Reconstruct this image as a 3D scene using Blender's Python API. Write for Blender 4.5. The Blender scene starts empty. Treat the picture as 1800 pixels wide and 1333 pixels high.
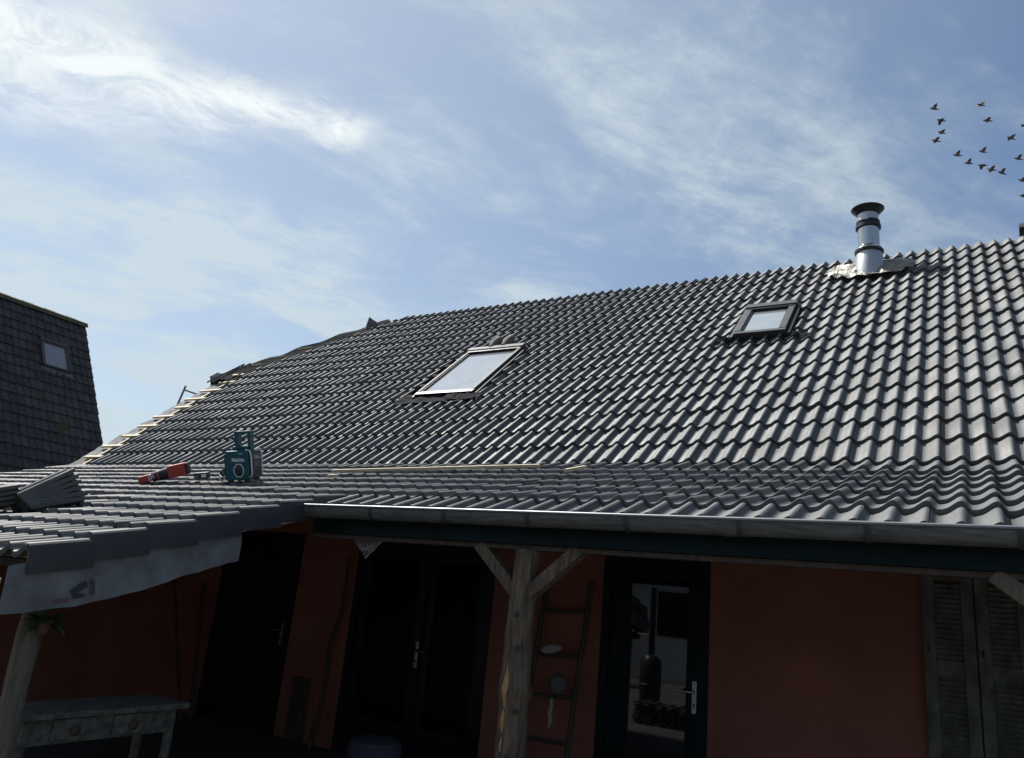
import bpy, bmesh, math, random
from math import radians as R, sin, cos, pi
from mathutils import Vector, Matrix, noise
random.seed(7)
S = bpy.context.scene
COL = S.collection

# ------------------------------------------------------------------ camera
cam = bpy.data.cameras.new("camera"); camo = bpy.data.objects.new("camera", cam); COL.objects.link(camo)
cx = Vector((0.85823, 0.504684, 0.093463)); cd = Vector((-0.060517, 0.280323, -0.957996)); cf = Vector((-0.509685, 0.816525, 0.271123))
m = Matrix((cx, -cd, -cf)).transposed().to_4x4(); m.translation = (0, 0, 1.65)
camo.matrix_world = m
cam.sensor_width = 36.0; cam.lens = 26.92; cam.clip_start = 0.05; cam.clip_end = 3000
S.camera = camo
S.view_settings.view_transform = 'Standard'; S.view_settings.look = 'None'
S.view_settings.exposure = 0.8; S.view_settings.gamma = 1.0
S.view_settings.use_curve_mapping = False

# ------------------------------------------------------------------ sun + sky
SUN = Vector((-0.57, 0.074, 0.818)).normalized()
sl = bpy.data.lights.new("sun", 'SUN'); sl.energy = 5.0; sl.angle = R(0.55); sl.color = (1.0, 0.97, 0.925)
so = bpy.data.objects.new("sun", sl); COL.objects.link(so)
so.rotation_euler = SUN.to_track_quat('Z', 'Y').to_euler(); so.location = (-20, 5, 30)

W = bpy.data.worlds.new("World"); S.world = W; W.use_nodes = True
nt = W.node_tree; N = nt.nodes; L = nt.links; N.clear()
def nd(t, **k):
    n = N.new(t)
    for a, b in k.items(): setattr(n, a, b)
    return n
def mth(op, a, b=None, c=None, clamp=False):
    n = nd('ShaderNodeMath', operation=op, use_clamp=clamp)
    for i, v in enumerate((a, b, c)):
        if v is None: continue
        if isinstance(v, (int, float)): n.inputs[i].default_value = v
        else: L.new(v, n.inputs[i])
    return n.outputs[0]
def sstep(x, a, b, lo=0.0, hi=1.0):
    n = nd('ShaderNodeMapRange', interpolation_type='SMOOTHSTEP')
    L.new(x, n.inputs[0])
    for i, v in zip((1, 2, 3, 4), (a, b, lo, hi)): n.inputs[i].default_value = v
    return n.outputs[0]
out = nd('ShaderNodeOutputWorld'); bg = nd('ShaderNodeBackground'); L.new(bg.outputs[0], out.inputs[0])
sky = nd('ShaderNodeTexSky', sky_type='NISHITA', sun_disc=False)
sky.sun_elevation = math.asin(SUN.z); sky.sun_rotation = math.atan2(SUN.x, SUN.y)
sky.air_density = 1.0; sky.dust_density = 0.8; sky.ozone_density = 1.4
skys = nd('ShaderNodeVectorMath', operation='SCALE'); L.new(sky.outputs[0], skys.inputs[0]); skys.inputs['Scale'].default_value = 0.070
tc = nd('ShaderNodeTexCoord'); sep = nd('ShaderNodeSeparateXYZ'); L.new(tc.outputs['Generated'], sep.inputs[0])
zz = mth('ADD', mth('MAXIMUM', sep.outputs[2], 0.0), 0.2)
u = mth('DIVIDE', sep.outputs[0], zz); v = mth('DIVIDE', sep.outputs[1], zz)
# axes along / across the wind: clouds are combed in this direction
al = mth('ADD', mth('MULTIPLY', u, 0.62), mth('MULTIPLY', v, 0.785))
ac = mth('SUBTRACT', mth('MULTIPLY', v, 0.62), mth('MULTIPLY', u, 0.785))
def fbm(sa, sc, detail, off, dist=0.0, rough=0.6):
    c = nd('ShaderNodeCombineXYZ'); L.new(mth('MULTIPLY', al, sa), c.inputs[0]); L.new(mth('MULTIPLY', ac, sc), c.inputs[1]); c.inputs[2].default_value = off
    n = nd('ShaderNodeTexNoise'); L.new(c.outputs[0], n.inputs['Vector']); n.inputs['Scale'].default_value = 1.0
    n.inputs['Detail'].default_value = detail; n.inputs['Roughness'].default_value = rough; n.inputs['Distortion'].default_value = dist
    return n.outputs['Fac']
veil1 = fbm(1.7, 2.7, 9, 3.1, 0.35, 0.62)
veil2 = fbm(3.6, 7.5, 12, 7.7, 0.4, 0.68)
veil3 = fbm(0.7, 0.8, 3, 1.3, 0.2)
dotv = nd('ShaderNodeVectorMath', operation='DOT_PRODUCT'); L.new(tc.outputs['Generated'], dotv.inputs[0]); dotv.inputs[1].default_value = SUN
near = sstep(dotv.outputs['Value'], 0.38, 0.86)          # thin cloud glows towards the sun
veil = mth('MULTIPLY', sstep(veil1, 0.40, 0.62), sstep(veil2, 0.30, 0.66, 0.25, 1.0))
rag = fbm(9.0, 13.0, 12, 21.0, 0.5, 0.70)                # ragged fine structure
veil = mth('MULTIPLY', veil, sstep(rag, 0.30, 0.62, 0.55, 1.12))
veil = mth('MULTIPLY', veil, sstep(veil3, 0.3, 0.62, 0.55, 1.0))
amt = mth('ADD', mth('MULTIPLY', near, 0.34), mth('MULTIPLY', veil, 1.0))
low = sstep(sep.outputs[2], 0.02, 0.48, 0.42, 0.0)
amt = mth('ADD', amt, low, clamp=True)
# one long bright cirrus streak
wob = mth('MULTIPLY', mth('SUBTRACT', fbm(3.5, 5.0, 8, 11.0, 0.7, 0.65), 0.5), 0.30)
acs = mth('ADD', mth('SUBTRACT', ac, 1.175), wob)
wid = sstep(al, -0.60, 0.10, 0.26, 0.075)
stk = mth('SUBTRACT', 1.0, mth('DIVIDE', mth('ABSOLUTE', acs), wid), clamp=True)
endf = sstep(mth('ADD', al, mth('MULTIPLY', wob, 0.5)), 0.06, 0.17, 1.0, 0.0)
tex = sstep(fbm(6.0, 9.0, 12, 5.0, 1.0, 0.70), 0.34, 0.62, 0.10, 1.0)
streak = mth('MULTIPLY', mth('MULTIPLY', stk, endf), mth('MULTIPLY', tex, 1.15), clamp=True)
mix = nd('ShaderNodeMix', data_type='RGBA'); L.new(mth('MULTIPLY', amt, 0.86), mix.inputs['Factor'])
cc = nd('ShaderNodeMix', data_type='RGBA'); L.new(sstep(dotv.outputs['Value'], 0.0, 0.8), cc.inputs['Factor'])   # thin cloud scatters light forward
cc.inputs[6].default_value = (0.16, 0.20, 0.25, 1); cc.inputs[7].default_value = (0.37, 0.43, 0.458, 1)
L.new(skys.outputs[0], mix.inputs[6]); L.new(cc.outputs[2], mix.inputs[7])
mix2 = nd('ShaderNodeMix', data_type='RGBA'); L.new(streak, mix2.inputs['Factor'])
L.new(mix.outputs[2], mix2.inputs[6]); mix2.inputs[7].default_value = (0.53, 0.56, 0.565, 1)
L.new(mix2.outputs[2], bg.inputs[0]); bg.inputs[1].default_value = 1.0

# ------------------------------------------------------------------ materials
def mat(name, col, rough=0.6, var=0.0, vscale=8.0, bump=0.0, bscale=60.0, metal=0.0, col2=None, stretch=None, spec=0.5, rnd=0.0, coat=0.0):
    M = bpy.data.materials.new(name); M.use_nodes = True
    t = M.node_tree; b = t.nodes['Principled BSDF']
    b.inputs['Roughness'].default_value = rough; b.inputs['Metallic'].default_value = metal
    b.inputs['Specular IOR Level'].default_value = spec; b.inputs['Coat Weight'].default_value = coat
    c4 = (*col, 1)
    b.inputs['Base Color'].default_value = c4
    co = t.nodes.new('ShaderNodeTexCoord'); mp = t.nodes.new('ShaderNodeMapping'); t.links.new(co.outputs['Object'], mp.inputs[0])
    if stretch: mp.inputs['Scale'].default_value = stretch
    if var or col2:
        n = t.nodes.new('ShaderNodeTexNoise'); n.inputs['Scale'].default_value = vscale; n.inputs['Detail'].default_value = 8; n.inputs['Roughness'].default_value = 0.62
        t.links.new(mp.outputs[0], n.inputs['Vector'])
        r = t.nodes.new('ShaderNodeMapRange'); r.inputs[1].default_value = 0.32; r.inputs[2].default_value = 0.68; t.links.new(n.outputs['Fac'], r.inputs[0])
        x = t.nodes.new('ShaderNodeMix'); x.data_type = 'RGBA'; t.links.new(r.outputs[0], x.inputs['Factor'])
        c2 = col2 if col2 else tuple(min(1, c * (1 + var)) for c in col)
        c1 = col if col2 else tuple(c * (1 - var) for c in col)
        x.inputs[6].default_value = (*c1, 1); x.inputs[7].default_value = (*c2, 1)
        last = x.outputs[2]
        if rnd:
            oi = t.nodes.new('ShaderNodeObjectInfo'); rr = t.nodes.new('ShaderNodeMapRange'); t.links.new(oi.outputs['Random'], rr.inputs[0])
            rr.inputs[3].default_value = 1 - rnd; rr.inputs[4].default_value = 1 + rnd
            vm = t.nodes.new('ShaderNodeVectorMath'); vm.operation = 'SCALE'; t.links.new(last, vm.inputs[0]); t.links.new(rr.outputs[0], vm.inputs['Scale']); last = vm.outputs[0]
        t.links.new(last, b.inputs['Base Color'])
    if bump:
        n2 = t.nodes.new('ShaderNodeTexNoise'); n2.inputs['Scale'].default_value = bscale; n2.inputs['Detail'].default_value = 6
        t.links.new(mp.outputs[0], n2.inputs['Vector'])
        bp = t.nodes.new('ShaderNodeBump'); bp.inputs['Strength'].default_value = bump; bp.inputs['Distance'].default_value = 0.02
        t.links.new(n2.outputs['Fac'], bp.inputs['Height']); t.links.new(bp.outputs[0], b.inputs['Normal'])
    return M
def glass(name, col, spec, rough=0.02):
    return mat(name, col, rough, spec=spec, coat=0.0)
MT = dict(
    tile=mat('concrete_tile', (0.062, 0.064, 0.065), 0.62, var=0.16, vscale=9, bump=0.03, bscale=260, rnd=0.18, spec=0.6),
    verge=mat('verge_tile', (0.045, 0.047, 0.050), 0.55, var=0.12, vscale=10, bump=0.12, bscale=200, rnd=0.05),
    stucco=mat('terracotta_stucco', (0.28, 0.106, 0.074), 0.92, var=0.17, vscale=1.6, bump=0.7, bscale=85),
    greenpaint=mat('dark_green_paint', (0.005, 0.014, 0.015), 0.5, var=0.3, vscale=6, spec=0.12),
    blackpaint=mat('blackish_green_paint', (0.005, 0.008, 0.011), 0.4, var=0.3, vscale=6, spec=0.3),
    glassdark=glass('door_glass', (0.004, 0.005, 0.006), 0.9),
    glassblack=glass('double_door_glass', (0.003, 0.004, 0.006), 0.05, 0.2),
    skyglass=mat('skylight_glass', (0.60, 0.63, 0.63), 0.05, metal=0.75, var=0.07, vscale=5),
    nglass=glass('neighbour_glass', (0.16, 0.165, 0.19), 1.0, 0.05),
    zinc=mat('weathered_zinc', (0.11, 0.11, 0.103), 0.6, var=0.4, vscale=7, metal=0.1, spec=0.25, stretch=(1, 6, 6), bump=0.05, bscale=40),
    steel=mat('stainless_steel', (0.50, 0.50, 0.48), 0.16, var=0.08, vscale=20, metal=1.0, stretch=(1, 1, 0.1)),
    steelmatt=mat('brushed_steel', (0.42, 0.42, 0.42), 0.42, var=0.08, vscale=20, metal=1.0),
    cowl=mat('black_cowl', (0.02, 0.022, 0.025), 0.4, metal=0.3),
    foil=mat('aluminium_foil', (0.23, 0.225, 0.20), 0.6, var=0.1, vscale=12, metal=0.85, bump=0.8, bscale=35),
    alu=mat('aluminium', (0.23, 0.235, 0.245), 0.4, metal=0.6, var=0.1),
    cladding=mat('grey_cladding', (0.045, 0.046, 0.049), 0.55, spec=0.3, var=0.1, vscale=5),
    lightclad=mat('light_cladding', (0.050, 0.051, 0.053), 0.6, spec=0.25, var=0.1, vscale=5),
    rubber=mat('black_flashing', (0.016, 0.017, 0.020), 0.9, spec=0.08, var=0.3, vscale=10, bump=0.2, bscale=30),
    membrane=mat('grey_membrane', (0.17, 0.17, 0.172), 0.9, spec=0.1, var=0.3, vscale=6, bump=0.5, bscale=9),
    blackmem=mat('dark_membrane', (0.022, 0.023, 0.026), 0.95, spec=0.06, var=0.3, vscale=8, bump=0.5, bscale=10),
    lath=mat('pale_lath', (0.42, 0.36, 0.245), 0.75, var=0.16, vscale=10, stretch=(0.3, 4, 4)),
    oldwood=mat('weathered_log', (0.21, 0.155, 0.105), 0.85, vscale=7, col2=(0.045, 0.034, 0.026), stretch=(6, 6, 0.7), bump=1.0, bscale=14),
    palelog=mat('pale_weathered_log', (0.17, 0.145, 0.11), 0.85, vscale=6, col2=(0.075, 0.06, 0.045), stretch=(5, 5, 0.5), bump=0.7, bscale=18),
    barewood=mat('peeled_wood', (0.38, 0.20, 0.08), 0.8, var=0.3, vscale=14, stretch=(4, 4, 0.6)),
    darkwood=mat('dark_brown_wood', (0.060, 0.042, 0.032), 0.8, var=0.3, vscale=8, stretch=(3, 3, 0.4), bump=0.4, bscale=30),
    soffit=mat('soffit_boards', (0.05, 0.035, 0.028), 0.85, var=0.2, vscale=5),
    whitewash=mat('whitewashed_wood', (0.15, 0.142, 0.112), 0.8, vscale=9, col2=(0.045, 0.042, 0.034), stretch=(2, 2, 2), bump=0.3, bscale=40),
    shutter=mat('mossy_green_shutter_paint', (0.15, 0.16, 0.125), 0.85, vscale=6, col2=(0.06, 0.066, 0.048), stretch=(2, 2, 1), bump=0.5, bscale=45),
    ntile=mat('neighbour_tile', (0.047, 0.046, 0.046), 0.9, vscale=2.2, col2=(0.021, 0.020, 0.019), rnd=0.3, bump=0.3, bscale=60),
    moss=mat('mossy_ridge', (0.060, 0.058, 0.045), 0.95, vscale=5, col2=(0.10, 0.085, 0.035), bump=0.8, bscale=30),
    mossclump=mat('brown_moss', (0.055, 0.042, 0.022), 1.0, var=0.4, vscale=20, bump=1.0, bscale=50),
    teal=mat('teal_plastic', (0.004, 0.070, 0.090), 0.38, var=0.08, vscale=5),
    blackpl=mat('black_plastic', (0.016, 0.017, 0.02), 0.45, var=0.1),
    greypl=mat('grey_plastic', (0.10, 0.105, 0.12), 0.45),
    whitepl=mat('pale_print', (0.62, 0.64, 0.66), 0.5),
    red=mat('red_plastic', (0.36, 0.04, 0.026), 0.42, var=0.06),
    white=mat('white_render', (0.72, 0.72, 0.70), 0.9, var=0.05, vscale=2, bump=0.2, bscale=80),
    ground=mat('dark_pavers', (0.055, 0.053, 0.05), 0.9, var=0.25, vscale=1.2, bump=0.4, bscale=20),
    leaf=mat('leaf_green', (0.022, 0.050, 0.014), 0.6, var=0.4, vscale=3),
    terracotta=mat('terracotta_pot', (0.09, 0.04, 0.022), 0.8, var=0.15),
    stone=mat('grey_stone', (0.11, 0.10, 0.09), 0.85, var=0.25, vscale=18, bump=0.4, bscale=40),
    rope=mat('pale_rope', (0.30, 0.29, 0.26), 0.9, var=0.2, vscale=30),
    printgrey=mat('grey_print', (0.035, 0.037, 0.04), 0.8),
    printred=mat('red_print', (0.17, 0.075, 0.08), 0.8),
    bird=mat('bird_feathers', (0.060, 0.055, 0.052), 0.8, vscale=9, col2=(0.17, 0.15, 0.12)),
    birdpale=mat('pale_bird_feathers', (0.55, 0.54, 0.52), 0.8, var=0.2, vscale=9),
    bluefab=mat('blue_grey_fabric', (0.05, 0.06, 0.085), 0.95, var=0.3, vscale=30),
)
# dust film and small pale specks on the tiles, laid out over the whole roof
tm_ = MT['tile'].node_tree; pb = tm_.nodes['Principled BSDF']; src = pb.inputs['Base Color'].links[0].from_socket
gp = tm_.nodes.new('ShaderNodeNewGeometry')
def wn_(scale, a, b, lo, hi, det=5):
    n_ = tm_.nodes.new('ShaderNodeTexNoise'); n_.inputs['Scale'].default_value = scale; n_.inputs['Detail'].default_value = det; tm_.links.new(gp.outputs['Position'], n_.inputs['Vector'])
    r_ = tm_.nodes.new('ShaderNodeMapRange'); tm_.links.new(n_.outputs['Fac'], r_.inputs[0])
    for i_, v_ in zip((1, 2, 3, 4), (a, b, lo, hi)): r_.inputs[i_].default_value = v_
    return r_.outputs[0]
for fac, col in ((wn_(2.3, 0.45, 0.75, 0.0, 0.35), (0.115, 0.112, 0.104, 1)), (wn_(46, 0.735, 0.76, 0.0, 0.8, 2), (0.30, 0.30, 0.28, 1))):
    mx_ = tm_.nodes.new('ShaderNodeMix'); mx_.data_type = 'RGBA'; tm_.links.new(fac, mx_.inputs['Factor']); tm_.links.new(src, mx_.inputs[6]); mx_.inputs[7].default_value = col; src = mx_.outputs[2]
tm_.links.new(src, pb.inputs['Base Color'])
tm_.links.new(wn_(3.1, 0.35, 0.7, 0.58, 0.76), pb.inputs['Roughness'])
# ------------------------------------------------------------------ helpers
def link(name, me, material, parent=None, kind=None, smooth=None):
    o = bpy.data.objects.new(name, me); COL.objects.link(o)
    if material and not me.materials: me.materials.append(MT[material] if isinstance(material, str) else material)
    if smooth is not None:
        for p in me.polygons: p.use_smooth = True
        me.set_sharp_from_angle(angle=R(smooth))
    if parent:
        o.parent = parent; o.matrix_parent_inverse = parent.matrix_world.inverted()
    if kind: o['kind'] = kind
    return o
class MB:
    def __init__(s): s.v = []; s.f = []; s.M = Matrix()
    def add(s, vs, fs):
        b = len(s.v); s.v += [tuple(s.M @ Vector(p)) for p in vs]; s.f += [tuple(i + b for i in q) for q in fs]; return s
    def box(s, x0, x1, y0, y1, z0, z1):
        return s.add([(x0,y0,z0),(x1,y0,z0),(x1,y1,z0),(x0,y1,z0),(x0,y0,z1),(x1,y0,z1),(x1,y1,z1),(x0,y1,z1)],
                     [(0,3,2,1),(4,5,6,7),(0,1,5,4),(1,2,6,5),(2,3,7,6),(3,0,4,7)])
    def bar(s, a, b, w, h, up=(0, 0, 1)):
        a = Vector(a); b = Vector(b); d = (b - a).normalized(); sd = d.cross(Vector(up)).normalized(); n = sd.cross(d)
        vs = []
        for p in (a, b):
            for i, j in ((-1,-1),(1,-1),(1,1),(-1,1)): vs.append(tuple(p + sd * (i * w / 2) + n * (j * h / 2)))
        return s.add(vs, [(0,1,2,3),(7,6,5,4),(0,4,5,1),(1,5,6,2),(2,6,7,3),(3,7,4,0)])
    def tube(s, pts, rads, seg=12, cap=True, wob=0.0):
        pts = [Vector(p) for p in pts]
        if not isinstance(rads, (list, tuple)): rads = [rads] * len(pts)
        vs = []; n = len(pts)
        d0 = (pts[1] - pts[0]).normalized(); ref = Vector((0, 0, 1)) if abs(d0.z) < 0.9 else Vector((1, 0, 0))
        sd = d0.cross(ref).normalized()
        for i, p in enumerate(pts):
            d = (pts[min(i + 1, n - 1)] - pts[max(i - 1, 0)]).normalized()
            sd = (sd - d * sd.dot(d)).normalized(); t = d.cross(sd)
            for k in range(seg):
                a = 2 * pi * k / seg; r = rads[i]
                if wob: r *= 1 + wob * noise.noise(Vector((cos(a) * 1.3, sin(a) * 1.3, i * 0.37)) * 1.7)
                vs.append(tuple(p + (sd * cos(a) + t * sin(a)) * r))
        fs = [(i*seg+k, i*seg+(k+1)%seg, (i+1)*seg+(k+1)%seg, (i+1)*seg+k) for i in range(n-1) for k in range(seg)]
        if cap: fs += [tuple(range(seg))[::-1], tuple(range((n-1)*seg, n*seg))]
        return s.add(vs, fs)
    def lathe(s, prof, c=(0, 0, 0), seg=32):
        c = Vector(c); vs = []; n = len(prof)
        for r, z in prof:
            for k in range(seg):
                a = 2 * pi * k / seg; vs.append((c.x + r * cos(a), c.y + r * sin(a), c.z + z))
        fs = [(i*seg+k, i*seg+(k+1)%seg, (i+1)*seg+(k+1)%seg, (i+1)*seg+k) for i in range(n-1) for k in range(seg)]
        return s.add(vs, fs)
    def grid(s, fn, nu, nv):
        vs = [tuple(fn(i / nu, j / nv)) for j in range(nv + 1) for i in range(nu + 1)]
        w = nu + 1
        return s.add(vs, [(j*w+i, j*w+i+1, (j+1)*w+i+1, (j+1)*w+i) for j in range(nv) for i in range(nu)])
    def mesh(s, name='mesh', bevel=0.0):
        me = bpy.data.meshes.new(name); me.from_pydata(s.v, [], s.f); me.update()
        bm = bmesh.new(); bm.from_mesh(me)
        bmesh.ops.recalc_face_normals(bm, faces=bm.faces)
        if bevel: bmesh.ops.bevel(bm, geom=list(bm.edges), offset=bevel, segments=2, affect='EDGES', profile=0.7)
        bm.to_mesh(me); bm.free()
        return me
    def build(s, name, material, parent=None, bevel=0.0, smooth=None, kind=None):
        return link(name, s.mesh(name, bevel), material, parent, kind, smooth)
def tag(o, label, cat, group=None):
    o['label'] = label; o['category'] = cat
    if group: o['group'] = group
    return o
def thing(name, label, cat, loc, group=None, mw=None):
    o = bpy.data.objects.new(name, None); COL.objects.link(o); o.empty_display_size = 0.2
    o.matrix_world = mw if mw else Matrix.Translation(loc)
    bpy.context.view_layer.update()
    return tag(o, label, cat, group)
def local(o):                      # part meshes given in the thing's own frame
    def f(mb, name, material, parent=None, **k):
        c = mb.build(name, material, None, **k); p = parent or o
        c.parent = p; c.matrix_parent_inverse = Matrix()
        return c
    return f
def text_mesh(body, size, extrude=0.001, bold=False):
    c = bpy.data.curves.new('t', 'FONT'); c.body = body; c.size = size; c.extrude = extrude; c.align_x = 'CENTER'; c.offset = 0.004 * size * 6 if bold else 0
    o = bpy.data.objects.new('t', c); COL.objects.link(o); bpy.context.view_layer.update()
    me = bpy.data.meshes.new_from_object(o.evaluated_get(bpy.context.evaluated_depsgraph_get()))
    bpy.data.objects.remove(o); return me

# ------------------------------------------------------------------ ground
g = MB().add([(-300,-300,0),(300,-300,0),(300,300,0),(-300,300,0)], [(0,1,2,3)]).build('ground', 'ground'); g['kind'] = 'structure'

# ------------------------------------------------------------------ the house
house = thing('house', 'long low house with dark pantile roof, terracotta walls and a covered porch', 'house', (-4.4, 9, 0))
AM = R(40.7); KY, KZ = 6.08, 2.88                     # foot of the steep roof
def MP(x, s, n=0.0): return Vector((x, KY + s * cos(AM) - n * sin(AM), KZ + s * sin(AM) + n * cos(AM)))
SR = 5.42                                              # slope length to the ridge
RY, RZ = KY + SR * cos(AM), KZ + SR * sin(AM)
XR = 2.5                                               # right end of what is built
# porch profile: front crest line of every course
PR = [(4.04, 2.165), (4.33, 2.30), (4.635, 2.395), (4.935, 2.49), (5.23, 2.583), (5.52, 2.675), (5.80, 2.765), (KY, KZ)]
EX = [(4.33 - 0.313 * i, 2.30 - 0.0892 * i) for i in range(0, 8)]   # rows of the forward wing, from the shared course down

# walls with real openings
OPEN = [(-7.80, -6.53, 2.10), (-5.69, -3.97, 2.06), (-2.84, -1.90, 2.10)]
w = MB(); x = -11.0
for a, b, t in OPEN:
    w.box(x, a, 6.4, 6.68, 0, 2.86); w.box(a, b, 6.4, 6.68, t, 2.86); x = b
w.box(x, XR, 6.4, 6.68, 0, 2.86)
w.build('back_wall', 'stucco', house)
MB().box(-9.0, -8.75, 2.35, 6.4, 0, 1.70).add([(-9.0,2.35,1.70),(-8.75,2.35,1.70),(-8.75,6.4,1.70),(-9.0,6.4,1.70),(-9.0,6.4,2.8),(-8.75,6.4,2.8)], [(0,1,5,4),(1,2,5),(0,4,3),(3,4,5,2)]).build('side_wall', 'stucco', house)
MB().box(-11.0, -9.0, 2.35, 2.6, 0, 1.62).build('wing_wall', 'stucco', house)
# gable wall at the far end, with the half hip above it
HX, HS = -11.4, 3.2
GT = MP(HX, HS, -0.12)
gm = MB().add([(-11.0,6.42,0),(-11.0,13.9,0),(-11.0,13.9,2.7),(-11.0,2*RY-GT.y,GT.z-0.1),(-11.0,GT.y,GT.z-0.1),(-11.0,6.42,3.0)], [(0,1,2,3,4,5)])
gm.build('gable_wall', 'stucco', house)
MB().box(-11.0, XR, 13.6, 13.9, 0, 2.7).build('rear_wall', 'stucco', house)
MB().box(XR-0.25, XR, 6.4, 13.9, 0, 2.7).build('end_wall', 'stucco', house)
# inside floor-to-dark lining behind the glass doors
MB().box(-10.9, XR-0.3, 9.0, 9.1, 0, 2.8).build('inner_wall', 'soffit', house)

# main roof deck: underlay on the front slope, half hip and rear slope
n = -0.15
dk = MB()
A0, A1, A2 = MP(HX, -0.05, n), MP(HX, HS, n), MP(-9.2, SR, n)
B0, B1 = MP(XR, -0.05, n), MP(XR, SR, n)
mir = lambda p: Vector((p.x, 2 * RY - p.y, p.z))
def lump(p, k=0.012):
    q = Vector(p); return q + Vector((0, 0, k * noise.noise(q * 4.0)))
dk.add([A0, B0, B1, A2, A1], [(0,1,2,3,4)])
dk.add([mir(A0), mir(B0), B1, A2, mir(A1)], [(4,3,2,1,0)])
dk.add([A1, A2, mir(A1)], [(0,1,2)])
main_roof = dk.build('main_roof', 'blackmem', house)

# ------------------------------------------------------------------ roof tile
def wave(p):                       # slow rise out of a broad pan, round crest at 0.70, quick fall
    p = p % 1.0
    q = 0.5 * (p / 0.70) ** 1.45 if p < 0.70 else 0.5 + 0.5 * ((p - 0.70) / 0.30)
    return (0.5 - 0.5 * cos(2 * pi * q)) ** 0.9
WP = [0, 0.14, 0.25, 0.34, 0.42, 0.49, 0.55, 0.605, 0.655, 0.70, 0.75, 0.80, 0.85, 0.90, 0.95]
PS = sorted(set([0.80, 2.80] + [k + p for k in (0, 1, 2) for p in WP if 0.80 < k + p < 2.80]))
TL = 0.415; AMP = 0.044
def tile_mesh(clip=None, name='roof_tile', side=0.0):
    vs = []; ns = len(PS)
    rings = [(0.005, -0.034), (0.0, -0.008), (0.002, -0.002), (0.008, 0.0), (TL, 0.0), (TL, -0.02)]
    for y, dz in rings:
        for i, p in enumerate(PS):
            z = AMP * (wave(p) - 1.0)
            e = -0.004 if i == 0 else 0.0
            vs.append(((p - 0.80) * 0.15 + (0.002 if i == 0 else -0.001 if i == ns - 1 else 0), y, z + dz + e))
    nr = len(rings); fs = []
    for r in range(nr):
        for i in range(ns - 1):
            a = r * ns + i; b = ((r + 1) % nr) * ns + i
            fs.append((a, a + 1, b + 1, b))
    fs.append(tuple(r * ns for r in range(nr))); fs.append(tuple(r * ns + ns - 1 for r in range(nr))[::-1])
    me = bpy.data.meshes.new(name); me.from_pydata(vs, [], fs)
    bm = bmesh.new(); bm.from_mesh(me); bmesh.ops.recalc_face_normals(bm, faces=bm.faces)
    for co, no in (clip or []):
        bmesh.ops.bisect_plane(bm, geom=bm.verts[:] + bm.edges[:] + bm.faces[:], plane_co=co, plane_no=no, clear_outer=True)
        bmesh.ops.holes_fill(bm, edges=[e for e in bm.edges if e.is_boundary])
    bm.to_mesh(me); bm.free()
    for p in me.polygons: p.use_smooth = True
    me.set_sharp_from_angle(angle=R(38))
    return me
TILE = tile_mesh(); TILE.materials.append(MT['tile'])
CAMP = Vector((0, 0, 1.65))
def joined(name, items, parent):
    mb = MB()
    for me, M4 in items:
        b = len(mb.v); mb.v += [tuple(M4 @ v.co) for v in me.vertices]; mb.f += [tuple(i + b for i in p.vertices) for p in me.polygons]
    me = bpy.data.meshes.new(name); me.from_pydata(mb.v, [], mb.f); me.update()
    return link(name, me, 'tile' if 'roof' in name else 'ntile', parent, 'stuff', 38)
def lay(name, items, parent, limit=300, cap=None):
    items.sort(key=lambda t: (t[1].translation - CAMP).length)
    for me, M4 in items[:limit]:
        o = bpy.data.objects.new(name, me); COL.objects.link(o)
        o.parent = parent; o.matrix_parent_inverse = parent.matrix_world.inverted(); o.matrix_world = M4
        if not me.materials: me.materials.append(MT['tile'])
    if len(items) > limit: joined(name + 's', items[limit:], parent)
def jit(k): return random.uniform(-k, k)
def tile_matrix(x, P, Q, nrm_drop=0.031):
    d = Vector((0, Q[0] - P[0], Q[1] - P[1])); a0 = math.atan2(d.z, d.y)
    nv = Vector((0, -sin(a0), cos(a0)))
    e = d - nv * nrm_drop; a = math.atan2(e.z, e.y)
    return Matrix.Translation((x + jit(0.0012), P[0] + jit(0.005), P[1] + jit(0.0025))) @ Matrix.Rotation(a + jit(0.007), 4, 'X') @ Matrix.Rotation(jit(0.007), 4, 'Z') @ Matrix.Rotation(jit(0.006), 4, 'Y')
X0 = -3.80 + 0.0075
items = []
CS = 0.3255; ROWS = 17
for r in range(ROWS):
    s = r * CS
    P = (KY + s * cos(AM), KZ + s * sin(AM)); Q = (KY + (s + CS) * cos(AM), KZ + (s + CS) * sin(AM))
    for j in range(-23, 21):
        x = X0 + 0.3 * j; clip = []
        if x < -10.75: continue
        # left of the big roof window the tiles are still missing
        if 1.55 < s + 0.3 and s < 2.85 and x < -5.9 and x + 0.3 > -6.2 and s > 1.4:
            if x > -6.2: continue
            clip.append(((-6.2 - x, 0, 0), (1, 0, 0)))
        # tiles cut along the hip
        hx = lambda q: -10.62 + (q - 3.3) * (1.42 / 1.62)
        if x < hx(s + TL) + 0.02 and s > 2.9:
            if x + 0.3 < hx(s): continue
            dirv = Vector((1.42, 1.62, 0)).normalized(); no = Vector((-dirv.y, dirv.x, 0))
            clip.append(((hx(s) - x, 0, 0), tuple(no)))
        if r == ROWS - 1: clip.append(((0, 0.225, 0), (0, 1, 0)))
        me = TILE
        if clip:
            key = len(clip) == 1 and clip[0][1] == (0, 1, 0)
            if key:
                if not bpy.data.meshes.get('ridge_tile_cut'):
                    tm = tile_mesh(clip, 'ridge_tile_cut'); tm.materials.append(MT['tile'])
                me = bpy.data.meshes['ridge_tile_cut']
            else: me = tile_mesh(clip, 'cut_tile')
            if len(me.vertices) < 4: continue
        items.append((me, tile_matrix(x, P, Q)))
lay('roof_tile', items, main_roof)

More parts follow.
